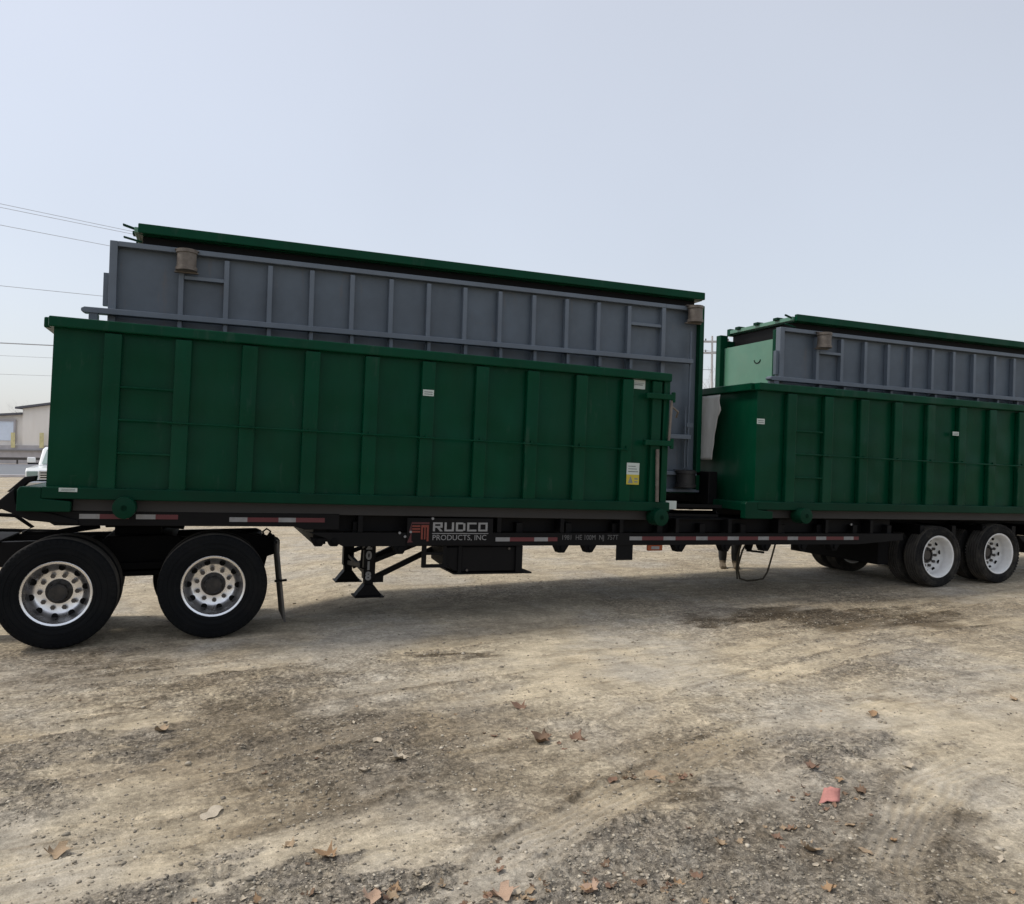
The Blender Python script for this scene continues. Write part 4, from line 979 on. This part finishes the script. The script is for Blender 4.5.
bare_tree('bare_tree', 'bare leafless tree rising behind the cream warehouse roof', B(-75, 124, 0), 10.5, 3)
bare_tree('bare_tree', 'bare leafless tree seen through the gap between the two loads', B(15.2, 58, 0), 9.5, 8)

# utility pole behind the trailer and the wires that run from it to a pole beyond the left edge of the yard
PB, QB = B(12.4, 49, 0), B(-30, 14.5, 0)
def pole(base, label, h=9.3):
    P = thing('utility_pole', label, 'utility pole', base)
    m = MB(); m.tube([(0, 0, 0), (0, 0, h)], [.10, .06], 12); m.build('pole_shaft', WOOD, P, smooth=True)
    for z in (h - .35, h - 1.05):
        m = MB(); m.bar((-1.1 * r0.x, -1.1 * r0.y, z), (1.1 * r0.x, 1.1 * r0.y, z), .10, .12); ca = m.build('crossarm', WOOD, P)
        for t_ in (-1, -.4, .4, 1):
            m = MB(); m.lathe([(.03, 0), (.045, .06), (.03, .12), (.02, .14)], (t_ * r0.x, t_ * r0.y, z + .06), axis='Z', n=8); m.build('insulator', STEEL, ca)
    return P
pole(PB, 'wooden utility pole with crossarms behind the trailer, in the gap between the loads')
def wire(zl, zr, off, lab, rad=.008, sag=.35):
    a = QB + Vector((0, 0, zl)) + r0 * off; b_ = PB + Vector((0, 0, zr)) + r0 * off
    m = MB(); m.tube([a.lerp(b_, t_) - Vector((0, 0, sag * 4 * t_ * (1 - t_))) for t_ in np.linspace(0, 1, 25)], rad, 5)
    o = m.build('power_line', WIRE, smooth=True); tag(o, lab, 'wire', 'overhead lines above the yard')
wire(10.85, 9.0, -1.0, 'topmost of the thin overhead lines in the sky beside the front container')
wire(10.50, 9.0, -.4, 'second thin overhead line, close below the topmost one')
wire(9.77, 8.3, .4, 'third overhead line, well below the two close together at the top')
wire(6.75, 8.3, 1.0, 'single overhead line midway down the sky beside the front container', sag=.25)
wire(4.69, 7.2, 0, 'thick dark overhead cable, level with the rim of the front green container', rad=.018, sag=.25)
wire(4.43, 6.6, .1, 'faint low overhead line just below the thick dark cable', rad=.005, sag=.3)
wire(3.83, 6.0, .1, 'lowest faint overhead line, above the warehouse roof', rad=.005, sag=.3)

# ------------------------------------------------------------------ fallen leaves
def leaf_mesh(kind, seed):
    R = random.Random(seed); pts = []
    if kind == 'maple':
        lob = [(0, -.52), (.10, -.30), (.34, -.40), (.30, -.20), (.52, -.08), (.40, .02), (.56, .28), (.28, .18), (.20, .30), (.0, .62)]
        half = lob; pts = half + [(-x * R.uniform(.85, 1.1), y + R.uniform(-.03, .03)) for x, y in half[-2:0:-1]]
    else:
        n = 18; pts = []
        for i in range(n):
            a = 2 * PI * i / n; w = .30 * (1 + .12 * math.sin(5 * a + seed)); pts.append((w * math.sin(a), -.55 * math.cos(a)))
    bm = bmesh.new(); vs = [bm.verts.new((x, y, 0)) for x, y in pts]; bm.faces.new(vs)
    bmesh.ops.triangulate(bm, faces=bm.faces[:]); bmesh.ops.subdivide_edges(bm, edges=bm.edges[:], cuts=2, use_grid_fill=True)
    c1, c2, c3 = R.uniform(.5, 1.1), R.uniform(-.5, .9), R.uniform(0, 6)
    for v in bm.verts:
        x, y = v.co.x, v.co.y
        v.co.z = c1 * x * x + c2 * y * y * .8 + .07 * math.sin(7 * x + c3) + .06 * math.sin(8 * y + c3 * 2) + .10 * abs(x)
        v.co.x += .05 * math.sin(9 * y + c3)
    zmin = min(v.co.z for v in bm.verts)
    for v in bm.verts: v.co.z -= zmin
    me = bpy.data.meshes.new('leaf'); bm.to_mesh(me); bm.free(); me.polygons.foreach_set('use_smooth', [True] * len(me.polygons)); return me
LM = [leaf_mesh('maple', 1), leaf_mesh('maple', 2), leaf_mesh('maple', 3), leaf_mesh('oval', 4), leaf_mesh('oval', 5), leaf_mesh('maple', 6)]
LMC = {}
LEAVES = [(1.49,-3.95,.113,'cream'),(1.97,-4.61,.110,'orange'),(1.20,-2.60,.106,'tan'),(3.88,-4.35,.150,'tan'),(3.61,-4.33,.079,'red'),(2.63,-5.20,.109,'pink'),(2.11,-5.03,.108,'pink'),(2.98,-5.31,.085,'pink'),(3.37,-5.36,.048,'orange'),(4.12,-5.33,.094,'tan'),(4.36,-5.43,.066,'tan'),(3.94,-5.65,.064,'orange'),(5.34,-4.78,.071,'cream'),(4.79,-4.81,.056,'orange'),(3.58,-2.96,.102,'red'),(3.46,-3.63,.142,'brown'),(2.54,-3.62,.133,'cream'),(3.74,-5.15,.062,'tan'),(5.89,-3.98,.100,'orange'),(2.21,-4.99,.060,'orange'),(1.66,-4.88,.050,'orange'),(2.74,-5.22,.059,'tan'),(3.07,-5.30,.051,'red'),(4.04,-5.19,.049,'red'),(4.00,-5.28,.038,'red'),(.82,-4.14,.111,'tan'),(7.24,-4.04,.077,'tan'),(4.69,-5.91,.052,'tan'),(1.83,-4.43,.066,'tan'),(4.76,-4.62,.082,'red'),(4.80,-4.95,.077,'brown'),(2.71,-4.92,.046,'brown'),(2.48,-3.29,.077,'cream'),(2.32,-3.70,.070,'cream'),(3.86,-5.14,.048,'tan'),(4.48,-5.21,.050,'tan'),(4.92,-5.68,.065,'cream'),(3.69,-3.68,.104,'red'),(.56,-3.55,.052,'cream')]
SPECIAL = {0: 'pale cream crumpled leaf alone on the dirt in front of the tractor wheels', 1: 'large orange brown leaf lying alone near the gravel strip',
           2: 'tan leaf on dirt nearest to the front pair of truck wheels', 3: 'largest tan leaf of the clump in the middle of the yard', 4: 'small reddish leaf beside the largest tan leaf'}
LAB = {'cream': 'small pale cream dry leaf lying flat on the dirt', 'orange': 'small orange dry leaf lying on the stony dirt', 'tan': 'small tan curled dry leaf on the brown dirt',
       'pink': 'pinkish dry leaf lying in the gravel at the front edge', 'red': 'small reddish brown dry leaf on the dirt', 'brown': 'small dark brown dry leaf on the dirt'}
R = random.Random(11)
def put_leaf(x, y, s, c, label):
    i = R.randrange(len(LM)); key = (i, c)
    if key not in LMC:
        me = LM[i].copy(); me.materials.clear(); me.materials.append(LEAFM[c]); LMC[key] = me
    o = bpy.data.objects.new('fallen_leaf', LMC[key]); COL.objects.link(o)
    o.location = (x, y, ground_z(x, y) - .05 * s * R.random()); o.scale = (s, s * R.uniform(.75, 1.1), s); o.rotation_euler = (R.uniform(-.3, .3), R.uniform(-.3, .3), R.uniform(0, 6.28))
    tag(o, label, 'leaf', 'dry leaves fallen on the dirt')
for k, (x, y, s, c) in enumerate(LEAVES): put_leaf(x, y, s, c, SPECIAL.get(k, LAB[c]))
def frags(n, fx, fy, smin, smax, cols):
    for k in range(n):
        x, y, = fx(), fy(); c = R.choice(cols); put_leaf(x, y, R.uniform(smin, smax), c, LAB[c])
for k in range(34):
    u = YAW + R.uniform(-.62, .62); d = 3.2 + 4.5 * R.random() ** 1.5; c = R.choice(['cream', 'tan', 'cream', 'brown', 'tan'])
    put_leaf(CAM.x + d * math.sin(u), CAM.y + d * math.cos(u), R.uniform(.015, .034), c, LAB[c])
def drift(n, px, py, sx, sy_, smin, smax, cols):       # leaves blown together round one spot
    for k in range(n):
        a, b_ = R.gauss(0, sx), R.gauss(0, sy_); c = R.choice(cols)
        put_leaf(px + a * r0.x + b_ * f0.x, py + a * r0.y + b_ * f0.y, R.uniform(smin, smax), c, LAB[c])
drift(34, 2.75, -5.22, .50, .07, .022, .060, ['tan', 'tan', 'cream', 'brown', 'orange', 'red'])
drift(16, 3.15, -5.28, .16, .05, .025, .060, ['tan', 'red', 'cream', 'brown', 'orange'])
drift(22, 4.35, -5.15, .28, .22, .018, .045, ['tan', 'red', 'brown', 'orange', 'cream'])
drift(14, 4.52, -4.90, .20, .10, .018, .045, ['tan', 'brown', 'red', 'cream'])
drift(12, 3.80, -4.33, .16, .05, .02, .05, ['red', 'tan', 'brown'])
drift(14, 2.35, -3.45, .40, .25, .018, .042, ['cream', 'tan', 'cream', 'brown'])
drift(10, 3.55, -3.62, .30, .15, .02, .05, ['red', 'brown', 'tan'])
# flat reddish scrap
m = MB(); n = 6
vs = [(.11 * (i / (n - 1) - .5) * (1 - .25 * (j / (n - 1))) + .03 * (j / (n - 1)), .085 * (j / (n - 1) - .5) * (1 - .3 * (i / (n - 1))) + .006 * math.sin(4 * i), .012 * math.sin(3 * i / n) + .035 * (j / (n - 1)) ** 2) for j in range(n) for i in range(n)]
m.add(vs, [(j * n + i, j * n + i + 1, (j + 1) * n + i + 1, (j + 1) * n + i) for j in range(n - 1) for i in range(n - 1)])
o = m.build('litter_scrap', mat('faded_red_paper', (.46, .20, .17), .7, var=.2, vscale=30), smooth=True, loc=(4.56, -4.97, ground_z(4.56, -4.97) + .01)); o.rotation_euler = (.25, 0, -.5)
o.modifiers.new('thick', 'SOLIDIFY').thickness = .002
tag(o, 'faded red flat scrap lying on the brown dirt', 'scrap')
